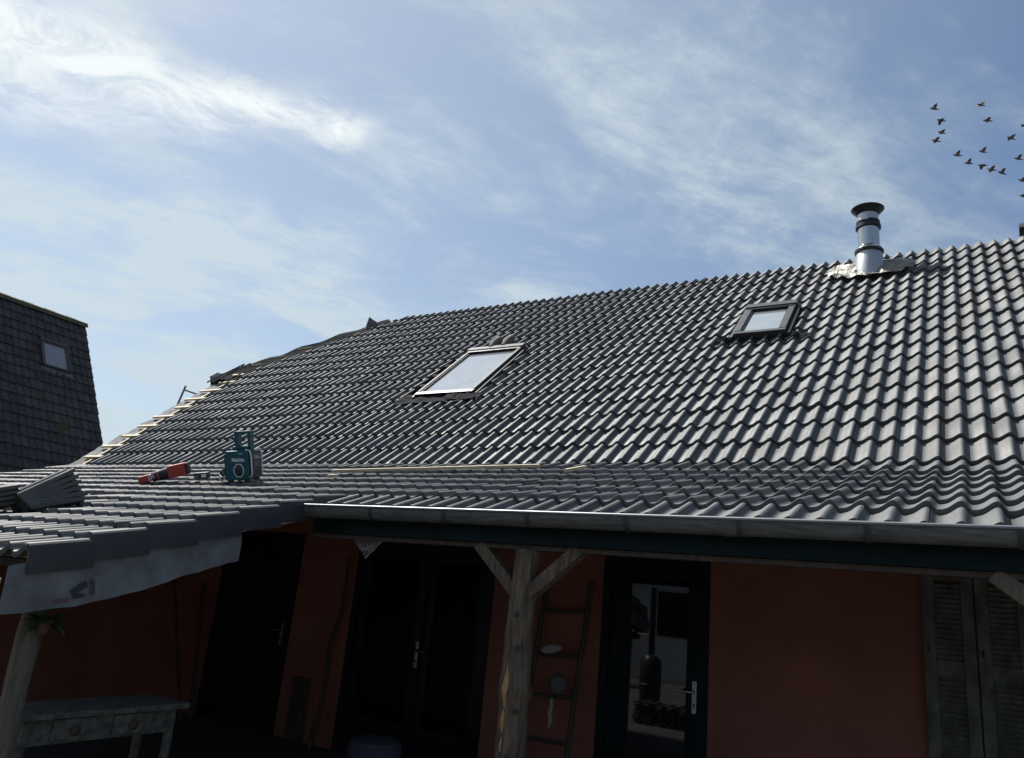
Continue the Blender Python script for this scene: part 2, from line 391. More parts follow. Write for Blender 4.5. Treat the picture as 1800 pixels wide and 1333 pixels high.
# porch roof deck (its boarded underside is the porch ceiling)
def deck(mb, prof, x0, x1, n0, n1):
    pts = []
    for i, (y, z) in enumerate(prof):
        a = prof[max(i - 1, 0)]; b = prof[min(i + 1, len(prof) - 1)]; t = Vector((b[0] - a[0], b[1] - a[1])).normalized(); pts.append((y, z, -t.y, t.x))
    k = len(pts); vs = []
    for xx in (x0, x1):
        for q in (n0, n1): vs += [(xx, y + ny * q, z + nz * q) for y, z, ny, nz in pts]
    fs = [(i, i + 1, 2*k + i + 1, 2*k + i) for i in range(k - 1)] + [(k + i, 3*k + i, 3*k + i + 1, k + i + 1) for i in range(k - 1)]
    fs += [(0, 2*k, 3*k, k), (k-1, 2*k-1, 4*k-1, 3*k-1), tuple(list(range(k)) + list(range(2*k-1, k-1, -1))), tuple(list(range(2*k, 3*k)) + list(range(4*k-1, 3*k-1, -1)))]
    mb.add(vs, fs)
pd = MB(); deck(pd, [(4.12, 2.20)] + PR[1:] + [(6.39, 3.14)], -4.09, XR, -0.14, -0.10)
deck(pd, [(EX[7][0] + 0.06, EX[7][1] + 0.015)] + EX[6:0:-1] + PR[1:] + [(6.39, 3.14)], -11.35, -4.094, -0.14, -0.10)
porch_roof = pd.build('porch_roof', 'soffit', house)
items = []
for r in range(7):
    for j in range(-25, 21):
        x = X0 + 0.3 * j
        if r == 0 and x < -4.12: continue
        if x < -11.4: continue
        items.append((TILE, tile_matrix(x, PR[r], PR[r + 1], 0.030)))
for r in range(1, 8):
    for j in range(-25, -1):
        x = X0 + 0.3 * j
        if x < -11.4 or x + 0.3 > -3.95: continue
        if r in (2, 3) and -8.45 < x < (-6.6 if r == 2 else -7.0): continue      # gap still open beside the stacked tiles
        items.append((TILE, tile_matrix(x, EX[r], EX[r - 1], 0.030)))
lay('roof_tile', items, porch_roof)
# verge tiles along the wing: roll on top, deep flank facing the courtyard
VX = -4.085
for r in range(1, 8):
    P, Q = EX[r], EX[r - 1]
    L0 = 0.335; H = 0.15
    prof = [(-0.075, -0.03), (-0.05, -0.005), (-0.025, 0.004), (0.0, 0.002), (0.012, -0.010), (0.012, -H), (-0.006, -H), (-0.006, -0.03)]
    mb = MB(); k = len(prof)
    for y in (0.0, L0): mb.v += [(a, y, b) for a, b in prof]
    mb.f += [(i, (i + 1) % k, k + (i + 1) % k, k + i) for i in range(k)] + [tuple(range(k))[::-1], tuple(range(k, 2 * k))]
    o = mb.build('verge_tile', 'verge', porch_roof, bevel=0.002, smooth=35)
    o.matrix_world = tile_matrix(VX, P, Q, 0.030) @ Matrix.Rotation(-0.018, 4, 'Z')
# battens showing in the gap and under the open front edge
for yy, x0, x1 in ((3.76, -8.6, -6.4), (3.45, -8.6, -6.6), (2.22, -11.3, -4.12)):
    z = 2.30 - 0.285 * (4.33 - yy) - 0.075
    MB().box(x0, x1, yy - 0.022, yy + 0.022, z - 0.02, z + 0.014).build('batten', 'lath', porch_roof)
MB().bar((-4.10, 2.40, 1.633), (-4.10, 4.08, 2.08), 0.04, 0.05).build('verge_rafter', 'lath', porch_roof)
MB().bar((-4.40, 2.06, 1.50), (-4.12, 2.06, 1.475), 0.03, 0.045).build('eave_lath', 'lath', porch_roof)

# loose end of the steep roof: crinkled membrane, counter batten, battens
mb = MB()
def memb(a, b):
    s = -0.02 + a * 3.25; xx = -11.42 + b * 1.15 + 0.05 * noise.noise(Vector((a * 9, 3.3, 0))) * (1 - b)
    h = -0.115 + 0.022 * noise.noise(Vector((a * 26, b * 7, 1.0))) + (0.03 * max(0, noise.noise(Vector((a * 14, 0, 5)))) if b < 0.05 else 0)
    return MP(xx, s, h)
mb.grid(memb, 14, 1) if False else mb.grid(lambda i, j: memb(j, i), 10, 90)
mb.build('verge_membrane', 'membrane', main_roof, smooth=60)
for xx in (-10.98, -10.55):
    MB().bar(MP(xx, 0.0, -0.098), MP(xx - 0.02, 3.15, -0.098), 0.045, 0.024, MP(0,0,1)-MP(0,0,0)).build('counter_batten', 'lath', main_roof)
for r in range(0, 10):
    s = r * CS + 0.30; xl = -11.22 + 0.09 * jit(1)
    MB().bar(MP(xl, s, -0.072), MP(-10.3, s + jit(0.01), -0.074), 0.045, 0.026, MP(0,0,1)-MP(0,0,0)).build('batten', 'lath', main_roof)
# dark membrane folded over the hip
def hipm(a, b):
    t = a; x = HX - 0.22 + t * (2.42); s = HS - 0.08 + t * (SR - HS + 0.06)
    off = (b - 0.35) * 0.50
    d = Vector((SR - HS, -(2.2), 0)).normalized()
    h = -0.02 - abs(off) * 0.30 + 0.030 * noise.noise(Vector((t * 9, b * 2.5, 2))) + (0.06 * noise.noise(Vector((b * 4, 1, 9))) if t < 0.06 else 0)
    p = MP(x + d.x * 0.0 + off * 0.75, s - off * 0.55, h)
    if b < 0.35: p.z -= (0.35 - b) * 0.45
    return p
MB().grid(hipm, 60, 8).build('hip_membrane', 'blackmem', main_roof, smooth=60)
for (xa, sa, xb, sb) in ((-11.1, 3.43, -10.62, 3.47), (-10.72, 3.74, -10.35, 3.78), (-10.3, 4.08, -9.98, 4.11)):
    MB().bar(MP(xa, sa, 0.0), MP(xb, sb, 0.0), 0.045, 0.03).build('batten', 'lath', main_roof)
# two loose metal strips lying up the slope beside the hip
for q in (0, 0.16):
    MB().bar(MP(-11.25 + q, 2.75, 0.02), MP(-11.05 + q, 3.45, 0.04), 0.05, 0.025).build('hip_strip', 'tile', main_roof)
def ridge_cap(c, ln, rad, name='ridge_cap', mt='verge'):
    mb = MB(); k = 10; vs = []
    for xx in (0, ln):
        for q in (rad, rad - 0.02):
            vs += [(c[0] + xx, c[1] + q * cos(pi * (0.06 + 0.88 * i / k)), c[2] + q * sin(pi * (0.06 + 0.88 * i / k)) - 0.05) for i in range(k + 1)]
    m1 = k + 1; fs = []
    for i in range(k):
        fs += [(i, i+1, 2*m1+i+1, 2*m1+i), (m1+i, 3*m1+i, 3*m1+i+1, m1+i+1), (i, m1+i, m1+i+1, i+1), (2*m1+i, 2*m1+i+1, 3*m1+i+1, 3*m1+i)]
    mb.add(vs, fs); mb.build(name, mt, main_roof, smooth=40)
MB().grid(lambda a, b: MP(-9.36 + 0.16 * (1 - b) * cos(2 * pi * a), 5.10 + 0.12 * (1 - b) * sin(2 * pi * a), -0.06 + 0.20 * b ** 0.8 + 0.015 * noise.noise(Vector((a * 6, b * 3, 0)))), 14, 5).build('membrane_peak', 'stone', main_roof, smooth=40)
for i in range(5): ridge_cap((0.66 + 0.36 * i, RY, RZ + 0.06), 0.38, 0.13)

# ------------------------------------------------------------------ roof windows
def skylight(x0, x1, s0, s1, border, bottom, clad, h=0.06):
    up = MP(0, 0, 1) - MP(0, 0, 0)
    fr = MB(); T = Matrix.Translation(MP(0, 0, 0)) @ Matrix.Rotation(AM, 4, 'X'); fr.M = T
    b = border
    fr.box(x0 + 0.02, x1 - 0.02, s0 + 0.02, s1 - 0.02, -0.1, 0.009)
    o = fr.build('skylight', 'blackpaint', house)
    for xa, xb in ((x0, x0 + b), (x1 - b, x1)):
        f = MB(); f.M = T; f.box(xa, xb, s0 + bottom, s1 - b, -0.098, h); f.build('side_cladding', clad, o, bevel=0.005)
    f = MB(); f.M = T; f.box(x0 - 0.012, x1 + 0.012, s1 - b + 0.002, s1 + 0.05, -0.1, h + 0.02); f.build('hood', clad, o, bevel=0.006)
    f = MB(); f.M = T; f.box(x0 + b * 0.3, x1 - b * 0.3, s1 - b - 0.045, s1 - b - 0.001, 0.0, h + 0.006); f.build('vent_bar', 'blackpaint', o, bevel=0.003)
    f = MB(); f.M = T; f.box(x0 - 0.004, x1 + 0.004, s0, s0 + bottom - 0.002, -0.1, h - 0.006); f.build('bottom_rail', 'blackpaint' if clad == 'lightclad' else 'cladding', o, bevel=0.005)
    f = MB(); f.M = T; q = 0.014; a = b + 0.001
    f.box(x0 + a, x0 + a + q, s0 + bottom, s1 - b - 0.047, 0.0, h - 0.012); f.box(x1 - a - q, x1 - a, s0 + bottom, s1 - b - 0.047, 0.0, h - 0.012)
    f.box(x0 + a + q, x1 - a - q, s0 + bottom, s0 + bottom + q, 0.0, h - 0.012); f.build('sash', 'blackpaint', o)
    f = MB(); f.M = T; f.box(x0 + a + q, x1 - a - q, s0 + bottom + q, s1 - b - 0.047, 0.01, h - 0.03); f.build('pane', 'skyglass', o)
    for xa, xb in ((x0 - 0.045, x0 - 0.014), (x1 + 0.014, x1 + 0.045)):
        f = MB(); f.M = T; f.box(xa, xb, s0 - 0.02, s1 + 0.04, -0.09, 0.012); f.build('side_flashing', 'cladding', o, bevel=0.004)
    return o, T
o1, T1 = skylight(-5.95, -5.08, 1.60, 3.02, 0.040, 0.07, 'lightclad', 0.045)
o2, T2 = skylight(-2.22, -1.66, 2.74, 3.60, 0.065, 0.06, 'cladding', 0.05)
# crumpled black apron below the big window, pleated lead-look apron below the small one
f = MB(); f.M = T1
f.grid(lambda a, b: (-6.2 + a * 1.25, 1.60 - b * (0.16 + 0.06 * noise.noise(Vector((a * 5, 0, 3)))), 0.006 - 0.02 * b + 0.028 * noise.noise(Vector((a * 8, b * 2.5, 0)))), 40, 6)
f.build('apron', 'rubber', o1, smooth=60)
f = MB(); f.M = T1
f.grid(lambda a, b: (-5.45 + a * 0.45, 1.585 - b * 0.10 - 0.03 * a, 0.028 - 0.03 * b + 0.02 * noise.noise(Vector((a * 9, b * 3, 6)))), 20, 4)
f.build('apron_flap', 'rubber', o1, smooth=60)
f = MB(); f.M = T2
def pleat(a, b):
    x = -2.42 + a * 1.0; p = (x - X0) / 0.15 + 0.80
    return (x, 2.75 - b * 0.13, AMP * (wave(p) - 1) + 0.012 + (0.006 * sin(x * 420) if 0.1 < b < 0.95 else 0))
f.grid(pleat, 200, 5); f.build('apron', 'rubber', o2, smooth=50)
for k, (xa, sa) in enumerate(((-5.62, 3.05), (-5.42, 3.06))):     # two rolled collars stuffed above the hood
    f = MB(); f.M = T1
    f.tube([(xa, sa, 0.045), (xa + 0.01, sa + 0.12, 0.06), (xa + 0.02, sa + 0.24, 0.065), (xa + 0.02, sa + 0.29, 0.05)], [0.035, 0.062, 0.060, 0.03], 14, wob=0.25)
    f.build('foam_collar', 'stone', o1, smooth=60)
for k in range(4):                                                # batten ends in the open strip
    s = 1.72 + k * CS
    MB().bar(MP(-6.18, s, -0.04), MP(-5.97, s, -0.04), 0.05, 0.03).build('batten', 'lath', main_roof)

# ------------------------------------------------------------------ flue
fx, fy, fz = -0.955, 9.66, 5.93
cone = MB().lathe([(0.185, -0.12), (0.182, 0.0), (0.165, 0.12), (0.150, 0.24), (0.146, 0.26)], (fx, fy, fz), 40)
flue = cone.build('flue', 'steelmatt', house, smooth=40)
MB().lathe([(0.150, 0.245), (0.168, 0.25), (0.170, 0.275), (0.150, 0.285)], (fx, fy, fz), 40).build('storm_collar', 'cowl', flue, smooth=40)
MB().lathe([(0.162, 0.283), (0.140, 0.325), (0.127, 0.335)], (fx, fy, fz), 40).build('collar_cone', 'steel', flue, smooth=40)
MB().lathe([(0.125, 0.26), (0.125, 0.60)], (fx, fy, fz), 40).build('pipe', 'steel', flue, smooth=40)
MB().lathe([(0.125, 0.585), (0.148, 0.588), (0.148, 0.625), (0.132, 0.63), (0.132, 0.655), (0.138, 0.66), (0.138, 0.68), (0.125, 0.685)], (fx, fy, fz), 40).build('locking_band', 'cowl', flue, smooth=40)
MB().lathe([(0.122, 0.68), (0.122, 0.79)], (fx, fy, fz), 40).build('top_pipe', 'steelmatt', flue, smooth=40)
MB().lathe([(0.0, 0.80), (0.11, 0.795), (0.125, 0.78), (0.195, 0.855), (0.195, 0.862), (0.10, 0.875), (0.0, 0.88)], (fx, fy, fz), 40).build('cowl', 'cowl', flue, smooth=40)
MB().box(fx - 0.06, fx + 0.02, fy - 0.143, fy - 0.133, fz + 0.662, fz + 0.676).build('band_clip', 'steel', flue)
f = MB(); TF = Matrix.Translation(MP(0, 0, 0)) @ Matrix.Rotation(AM, 4, 'X'); f.M = TF
sc = (fy - KY) / cos(AM)
def foil(a, b):
    th = 2 * pi * a; rr = 0.15 + b * (0.20 + 0.07 * noise.noise(Vector((cos(th) * 2, sin(th) * 2, 4))) + (0.06 if abs(cos(th)) > 0.7 else 0))
    return (fx + rr * cos(th) * 1.22, sc + 0.02 + rr * sin(th) * 0.85, 0.06 - 0.045 * b + 0.035 * noise.noise(Vector((rr * cos(th) * 14, rr * sin(th) * 14, 1))) + 0.05 * b * max(0, noise.noise(Vector((cos(th) * 3, sin(th) * 3, 8)))))
f.grid(foil, 96, 8); f.build('foil_flashing', 'foil', flue, smooth=30)

# ------------------------------------------------------------------ gutter, beam, posts
gy, gz, gr = 3.985, 2.125, 0.062
gt = MB(); k = 14
def gut(x0, x1, r, mbx):
    vs = []
    for xx in (x0, x1):
        for q in (r, r - 0.004): vs += [(xx, gy - q * cos(pi * i / k), gz - q * 1.25 * sin(pi * i / k)) for i in range(k + 1)]
    m1 = k + 1; fs = []
    for i in range(k): fs += [(i, i+1, 2*m1+i+1, 2*m1+i), (m1+i, 3*m1+i, 3*m1+i+1, m1+i+1), (i, m1+i, m1+i+1, i+1), (2*m1+i, 2*m1+i+1, 3*m1+i+1, 3*m1+i)]
    mbx.add(vs, fs)
gut(-4.12, XR, gr, gt)
gt.add([(-4.12, gy - gr * cos(pi * i / k), gz - gr * 1.25 * sin(pi * i / k)) for i in range(k + 1)], [tuple(range(k + 1))])
gutter = gt.build('gutter', 'zinc', house, smooth=50)
MB().tube([(-4.12, gy - gr - 0.002, gz + 0.003), (XR, gy - gr - 0.002, gz + 0.003)], 0.009, 10).build('gutter_bead', 'alu', gutter, smooth=60)
for xx in (-3.46, -2.86, -2.26, -1.64, -1.03, -0.44, 0.16, 0.76, 1.36):
    b = MB(); gut(xx - 0.014, xx + 0.014, gr + 0.005, b); b.build('gutter_bracket', 'cladding', gutter, smooth=50)
for xx in (-1.06, -3.9): 
    b = MB(); gut(xx - 0.05, xx + 0.05, gr + 0.003, b); b.build('gutter_joint', 'zinc', gutter, smooth=50)
beam = MB().box(-4.13, XR, 4.10, 4.24, 1.955, 2.085).build('porch_beam', 'greenpaint', house, bevel=0.006)
MB().box(-4.12, XR, 4.13, 4.215, 1.925, 1.953).build('beam_strip', 'darkwood', house)
MB().box(-4.12, XR, 4.12, 4.15, 2.087, 2.16).build('fascia', 'greenpaint', house)

def log_post(x, y, z0, z1, r0, r1, seed, bulge=None):
    pts, rad = [], []; nseg = 40
    for i in range(nseg + 1):
        t = i / nseg; z = z0 + (z1 - z0) * t
        pts.append((x + 0.016 * noise.noise(Vector((seed, t * 2.2, 0))), y + 0.012 * noise.noise(Vector((seed, t * 2.2, 7))), z))
        r = r0 + (r1 - r0) * t + 0.006 * noise.noise(Vector((seed + 3, t * 7, 0)))
        if bulge: r += 0.014 * math.exp(-((z - bulge) / 0.05) ** 2)
        rad.append(r)
    return MB().tube(pts, rad, 22, wob=0.10)
p1 = log_post(-2.372, 4.17, 0, 1.925, 0.098, 0.076, 1.0, 1.12).build('porch_post', 'oldwood', house, smooth=60)
def patch(za, zb, th, wdt):
    def fn(a, b):
        z = za + b * (zb - za); t = z / 1.925
        px = -2.372 + 0.016 * noise.noise(Vector((1.0, t * 2.2, 0))); py = 4.17 + 0.012 * noise.noise(Vector((1.0, t * 2.2, 7)))
        r = 0.098 - 0.022 * t + 0.014 * math.exp(-((z - 1.12) / 0.05) ** 2) + 0.0035
        g_ = th + (a - 0.5) * wdt * (0.25 + 0.75 * sin(pi * b)) * (1 + 0.5 * noise.noise(Vector((b * 5, th * 9, 0)))) + 0.05 * noise.noise(Vector((b * 4, 3, th)))
        return (px + r * sin(g_), py - r * cos(g_), z)
    MB().grid(fn, 5, 16).build('peeled_patch', 'barewood', p1, smooth=60)
patch(1.03, 1.26, -0.12, 0.42); patch(0.90, 1.02, -0.20, 0.34); patch(0.80, 0.88, -0.16, 0.22)
for zk, th in ((1.36, 0.35), (1.02, 0.62), (0.78, 0.30), (1.55, 0.1)):
    r_ = 0.098 - 0.022 * zk / 1.925
    k_ = MB().lathe([(0.0, 0.012), (0.010, 0.010), (0.018, 0.003), (0.022, -0.01)], (0, 0, 0), 12).build('knot', 'darkwood', p1, smooth=60)
    k_.matrix_world = Matrix.Translation((-2.372 + r_ * sin(th), 4.17 - r_ * cos(th), zk)) @ Matrix.Rotation(th, 4, 'Z') @ Matrix.Rotation(R(90), 4, 'X')
for k, (sx, ln) in enumerate(((-1, 0.34), (1, 0.36))):
    MB().bar((-2.372 + sx * 0.03, 4.17, 1.66), (-2.372 + sx * ln, 4.17, 1.945), 0.075, 0.085, (0, 1, 0)).build('brace', 'oldwood', house, bevel=0.006)
log_post(0.50, 4.17, 0, 1.925, 0.095, 0.08, 5.0).build('porch_post', 'oldwood', house, smooth=60)
for sx in (-1, 1): MB().bar((0.50 + sx * 0.04, 4.17, 1.62), (0.50 + sx * 0.45, 4.17, 1.945), 0.075, 0.09, (0, 1, 0)).build('brace', 'palelog', house, bevel=0.006)
log_post(-4.27, 2.36, 0, 1.50, 0.066, 0.056, 9.0).build('porch_post', 'palelog', house, smooth=60)

# ------------------------------------------------------------------ doors
def handle(px, pz, parent, sx):
    h = MB().box(px - 0.018, px + 0.018, 6.405, 6.413, pz - 0.13, pz + 0.11).build('handle_plate', 'steelmatt', parent, bevel=0.002)
    MB().tube([(px, 6.41, pz + 0.03), (px, 6.355, pz + 0.03), (px + sx * 0.02, 6.35, pz + 0.03), (px + sx * 0.13, 6.352, pz + 0.03)], 0.010, 10).build('lever', 'steel', h, smooth=60)
    MB().box(px - 0.006, px + 0.006, 6.400, 6.406, pz - 0.085, pz - 0.055).build('keyhole', 'blackpl', h)
def leaf_door(x0, x1, z1, pane, name, m, rail_at=None, hx=None, hs=-1, z0=0.06):
    fr = MB(); a, b, c, d = pane
    fr.box(x0, a, 6.42, 6.475, z0, z1); fr.box(b, x1, 6.42, 6.475, z0, z1); fr.box(a, b, 6.42, 6.475, d, z1); fr.box(a, b, 6.42, 6.475, z0, c)
    o = fr.build(name, m, house, bevel=0.004)
    MB().box(a, b, 6.444, 6.452, c, d).build('pane', 'glassblack' if name == 'double_door_leaf' else 'glassdark', o)
    bd = MB()
    for q in ((a, a + 0.014, c + 0.014, d - 0.014), (b - 0.014, b, c + 0.014, d - 0.014)): bd.box(q[0], q[1], 6.412, 6.443, q[2], q[3])
    bd.box(a, b, 6.412, 6.443, c, c + 0.014); bd.box(a, b, 6.412, 6.443, d - 0.014, d); bd.build('glazing_bead', m, o)
    if hx is not None: handle(hx, 1.02, o, hs)
    return o
def frame(x0, x1, z1, m='greenpaint', t=0.07):
    f = MB(); f.box(x0, x0 + t, 6.385, 6.50, 0, z1); f.box(x1 - t, x1, 6.385, 6.50, 0, z1); f.box(x0 + t, x1 - t, 6.385, 6.50, z1 - t - 0.02, z1)
    f.build('door_frame', m, house, bevel=0.004)
frame(-2.84, -1.90, 2.10)
leaf_door(-2.768, -1.972, 2.008, (-2.62, -2.07, 0.25, 1.93), 'glazed_door', 'greenpaint', hx=-2.012, hs=-1)
frame(-5.69, -3.97, 2.06, 'blackpaint')
leaf_door(-5.618, -4.752, 1.968, (-5.52, -4.86, 0.35, 1.92), 'double_door_leaf', 'blackpaint', hx=-4.79, hs=1)
leaf_door(-4.748, -4.042, 1.968, (-4.66, -4.13, 0.35, 1.92), 'double_door_leaf', 'blackpaint')
MB().box(-4.762, -4.738, 6.395, 6.419, 0.08, 1.96).build('meeting_strip', 'greenpaint', house)
frame(-7.80, -6.53, 2.10, 'blackpaint', 0.09)
o = leaf_door(-7.708, -6.622, 1.988, (-7.56, -6.80, 0.80, 1.90), 'half_glazed_door', 'blackpaint', hx=-6.67, hs=-1)
MB().box(-7.20, -7.16, 6.414, 6.443, 0.815, 1.885).build('glazing_bar', 'greenpaint', o)
MB().box(-7.45, -6.9, 6.408, 6.419, 0.2, 0.68).build('door_panel', 'blackpaint', o, bevel=0.006)

# ------------------------------------------------------------------ membrane hanging from the wing verge
mbm = MB()
BOT = [(2.08, 1.325), (2.44, 1.38), (2.84, 1.49), (3.10, 1.585), (3.44, 1.70)]
def bz(y):
    for (a, p), (b, q) in zip(BOT, BOT[1:]):
        if y <= b: return p + (q - p) * (y - a) / (b - a)
    return BOT[-1][1]
def hang(a, b):
    y = 2.08 + a * 1.36; top = 2.30 - 0.285 * (4.33 - y) - 0.10
    lo = bz(y) + 0.008 * noise.noise(Vector((y * 7, 0, 0)))
    z = top + (lo - top) * b
    return (-4.098 + 0.012 * b + 0.022 * b * noise.noise(Vector((y * 3.2, b * 1.5, 0))), y + 0.03 * b * (1 if a > 0.97 else 0), z)
mbm.grid(hang, 60, 12)
verge_sheet = mbm.build('hanging_membrane', 'membrane', house, smooth=60)
def curl(a, b):
    x = -4.10 - a * 1.1; top = 1.60 - 0.10 * math.exp(-a * 9) ; z = top + (1.30 - top) * b
    return (x, 2.075 - 0.05 * sin(b * pi) - 0.05 * (1 - b) * math.exp(-a * 5) + 0.02 * noise.noise(Vector((x * 4, b * 3, 2))), z + 0.01 * noise.noise(Vector((x * 5, 0, 0))))
MB().grid(curl, 40, 12).build('front_membrane', 'membrane', house, smooth=60)
def flat(poly, material, name='membrane_print'):
    k = len(poly); vs = [(-4.076, y, z) for y, z in poly] + [(-4.078, y, z) for y, z in poly]
    MB().add(vs, [tuple(range(k)), tuple(range(2*k-1, k-1, -1))] + [(i, k + i, k + (i+1) % k, (i+1) % k) for i in range(k)]).build(name, material, verge_sheet)
flat([(2.409, 1.463), (2.478, 1.517), (2.493, 1.488), (2.447, 1.452), (2.505, 1.443), (2.47, 1.428), (2.430, 1.421)], 'printgrey')
flat([(2.325, 1.408), (2.404, 1.428), (2.412, 1.412), (2.34, 1.392)], 'printred')
tm = text_mesh('ono', 0.052, 0.0005, True); o = link('membrane_print', tm, 'printgrey', verge_sheet)
o.matrix_world = Matrix.Translation((-4.074, 2.508, 1.482)) @ Matrix(((0,0,1,0),(0.28,0.96,0,0),(-0.96,0.28,0,0),(0,0,0,1)))

# ------------------------------------------------------------------ things on the porch
def rung_ladder(name, label, pts, rungs, rw, material, cat='ladder'):
    (ax, ay, az), (bx, by, bz_), (dx, dy, dz), (ex, ey, ez) = pts   # left bottom/top, right bottom/top
    t = thing(name, label, cat, ((ax + dx) / 2, ay, az))
    MB().tube([(ax, ay, az), ((ax+bx)/2+0.01, (ay+by)/2, (az+bz_)/2), (bx, by, bz_)], rw, 10).build('rail', material, t, smooth=60)
    MB().tube([(dx, dy, dz), ((dx+ex)/2-0.008, (dy+ey)/2, (dz+ez)/2), (ex, ey, ez)], rw, 10).build('rail', material, t, smooth=60)
    for q in rungs:
        a = Vector((ax, ay, az)).lerp(Vector((bx, by, bz_)), q); b = Vector((dx, dy, dz)).lerp(Vector((ex, ey, ez)), q)
        MB().tube([a, a.lerp(b, 0.5) + Vector((0, 0, -0.006)), b], rw * 0.8, 8).build('rung', material, t, smooth=60)
    return t
rung_ladder('wooden_ladder', 'rustic dark wooden ladder leaning on the terracotta wall behind the log post', [(-3.44, 6.10, 0), (-3.36, 6.32, 1.80), (-2.98, 6.10, 0), (-2.92, 6.32, 1.84)], (0.1, 0.29, 0.48, 0.66, 0.86), 0.024, 'darkwood')
f = MB()
f.lathe([(0.0, -0.105), (0.022, -0.085), (0.036, -0.04), (0.038, 0.0), (0.030, 0.05), (0.014, 0.09), (0.0, 0.105)], (0, 0, 0), 16)
me = f.mesh('carved_fish'); me.transform(Matrix.Translation((-3.19, 6.16, 1.245)) @ Matrix.Rotation(R(78), 4, 'Y') @ Matrix.Diagonal((1, 0.5, 1, 1)))
tag(link('carved_fish', me, 'rope', smooth=60), 'pale carved leaf shaped ornament lying on a rung of the rustic ladder', 'ornament')
f = MB().lathe([(0.0, -0.082)] + [(0.082 * sin(pi * i / 16), -0.082 * cos(pi * i / 16)) for i in range(1, 16)] + [(0.0, 0.082)], (-3.09, 6.13, 0.975), 24)
tag(f.build('stone_ball', 'stone', smooth=60), 'round grey brown ball resting on the rustic wooden ladder', 'ornament')
f = MB().tube([(-3.145, 6.15, 0.86), (-3.14, 6.145, 0.79), (-3.15, 6.14, 0.74), (-3.135, 6.14, 0.69), (-3.15, 6.14, 0.635)], [0.010, 0.020, 0.017, 0.022, 0.006], 10)
tag(f.build('driftwood_pendant', 'rope', smooth=60), 'small curved piece of pale driftwood hanging below the ball on the ladder', 'ornament')
# crocheted triangle under the beam
t = thing('lace_bunting', 'pale crocheted triangular pennant hanging under the green porch beam', 'pennant', (-3.66, 4.19, 1.92))
f = MB(); A, B, C = Vector((-3.79, 4.19, 1.925)), Vector((-3.54, 4.19, 1.925)), Vector((-3.67, 4.19, 1.80))
for i in range(13):
    q = i / 12
    f.tube([A.lerp(B, q), A.lerp(B, q).lerp(C, 0.5) + Vector((0.012 * sin(i * 3), 0, 0)), (A.lerp(C, q) if i % 2 else B.lerp(C, q))], 0.0022, 5)
for i in range(1, 8): f.tube([A.lerp(C, i / 8), B.lerp(C, i / 8)], 0.0022, 5)
f.build('lace', 'rope', t); MB().tube([A, B], 0.004, 6).build('cord', 'rope', t)
# console table, drawers facing the courtyard
t = thing('console_table', 'old whitewashed console table with two drawers standing behind the front log post', 'table', (-4.58, 3.0, 0))
MB().box(-4.76, -4.36, 2.46, 3.52, 0.775, 0.805).build('tabletop', 'whitewash', t, bevel=0.004)
MB().box(-4.73, -4.40, 2.52, 3.46, 0.64, 0.773).build('apron', 'whitewash', t)
for yy in (2.80, 3.16):
    d = MB().box(-4.404, -4.385, yy - 0.125, yy + 0.125, 0.655, 0.765).build('drawer', 'whitewash', t, bevel=0.004)
    MB().lathe([(0.0, 0.0), (0.026, 0.002), (0.03, 0.015), (0.015, 0.025), (0.0, 0.027)], (0, 0, 0), 16).build('knob', 'darkwood', d).matrix_world = Matrix.Translation((-4.386, yy, 0.705)) @ Matrix.Rotation(R(90), 4, 'Y')
for xx in (-4.71, -4.42):
    for yy in (2.535, 3.445):
        MB().tube([(xx, yy, 0), (xx, yy, 0.30), (xx, yy, 0.33), (xx, yy, 0.36), (xx, yy, 0.64)], [0.018, 0.026, 0.034, 0.026, 0.030], 10).build('leg', 'whitewash', t, smooth=50)
# two poles in the corner
tag(MB().tube([(-7.56, 6.02, 0), (-8.26, 6.05, 1.62)], 0.016, 8).build('thin_pole', 'darkwood', smooth=60), 'thin brown pole leaning into the corner left of the half glazed door', 'pole', 'poles leaning in the porch corner')
tag(MB().tube([(-7.50, 6.10, 0), (-7.98, 6.30, 1.45)], 0.024, 8).build('thick_pole', 'darkwood', smooth=60), 'thicker dark pole standing nearly upright beside the thin leaning pole', 'pole', 'poles leaning in the porch corner')
# board with two heart cut-outs
t = thing('heart_board', 'upright dark board carved with two hearts leaning between the two porch doors', 'board', (-6.2, 6.3, 0))
MB().box(-6.30, -6.09, 6.33, 6.36, 0, 0.62).build('board', 'darkwood', t, bevel=0.004)
for zc in (0.49, 0.28):
    pts = [(0.042 * 16 * sin(a) ** 3 / 16, 0.045 * (13 * cos(a) - 5 * cos(2*a) - 2 * cos(3*a) - cos(4*a)) / 16) for a in [2 * pi * i / 28 for i in range(28)]]
    MB().add([(-6.195 + px, 6.327, zc + pz) for px, pz in pts] + [(-6.195 + px, 6.3315, zc + pz) for px, pz in pts], [tuple(range(28)), tuple(range(55, 27, -1))] + [(i, (i+1) % 28, 28 + (i+1) % 28, 28 + i) for i in range(28)]).build('heart', 'blackpl', t)
tag(MB().tube([(-5.83, 6.22, 0), (-5.80, 6.28, 0.5), (-5.84, 6.31, 0.95), (-5.77, 6.34, 1.35), (-5.80, 6.36, 1.9)], [0.030, 0.026, 0.024, 0.018, 0.010], 10, wob=0.3).build('crooked_branch', 'darkwood', smooth=60), 'crooked bare branch leaning on the wall beside the dark double doors', 'branch')
# pouf
t = thing('pouf', 'round blue grey fabric pouf on the porch floor before the double doors', 'pouf', (-4.30, 5.35, 0))
MB().lathe([(0.0, 0.0), (0.19, 0.0), (0.215, 0.06), (0.22, 0.36), (0.20, 0.42), (0.12, 0.445), (0.0, 0.45)], (-4.30, 5.35, 0), 32).build('cushion', 'bluefab', t, smooth=50)
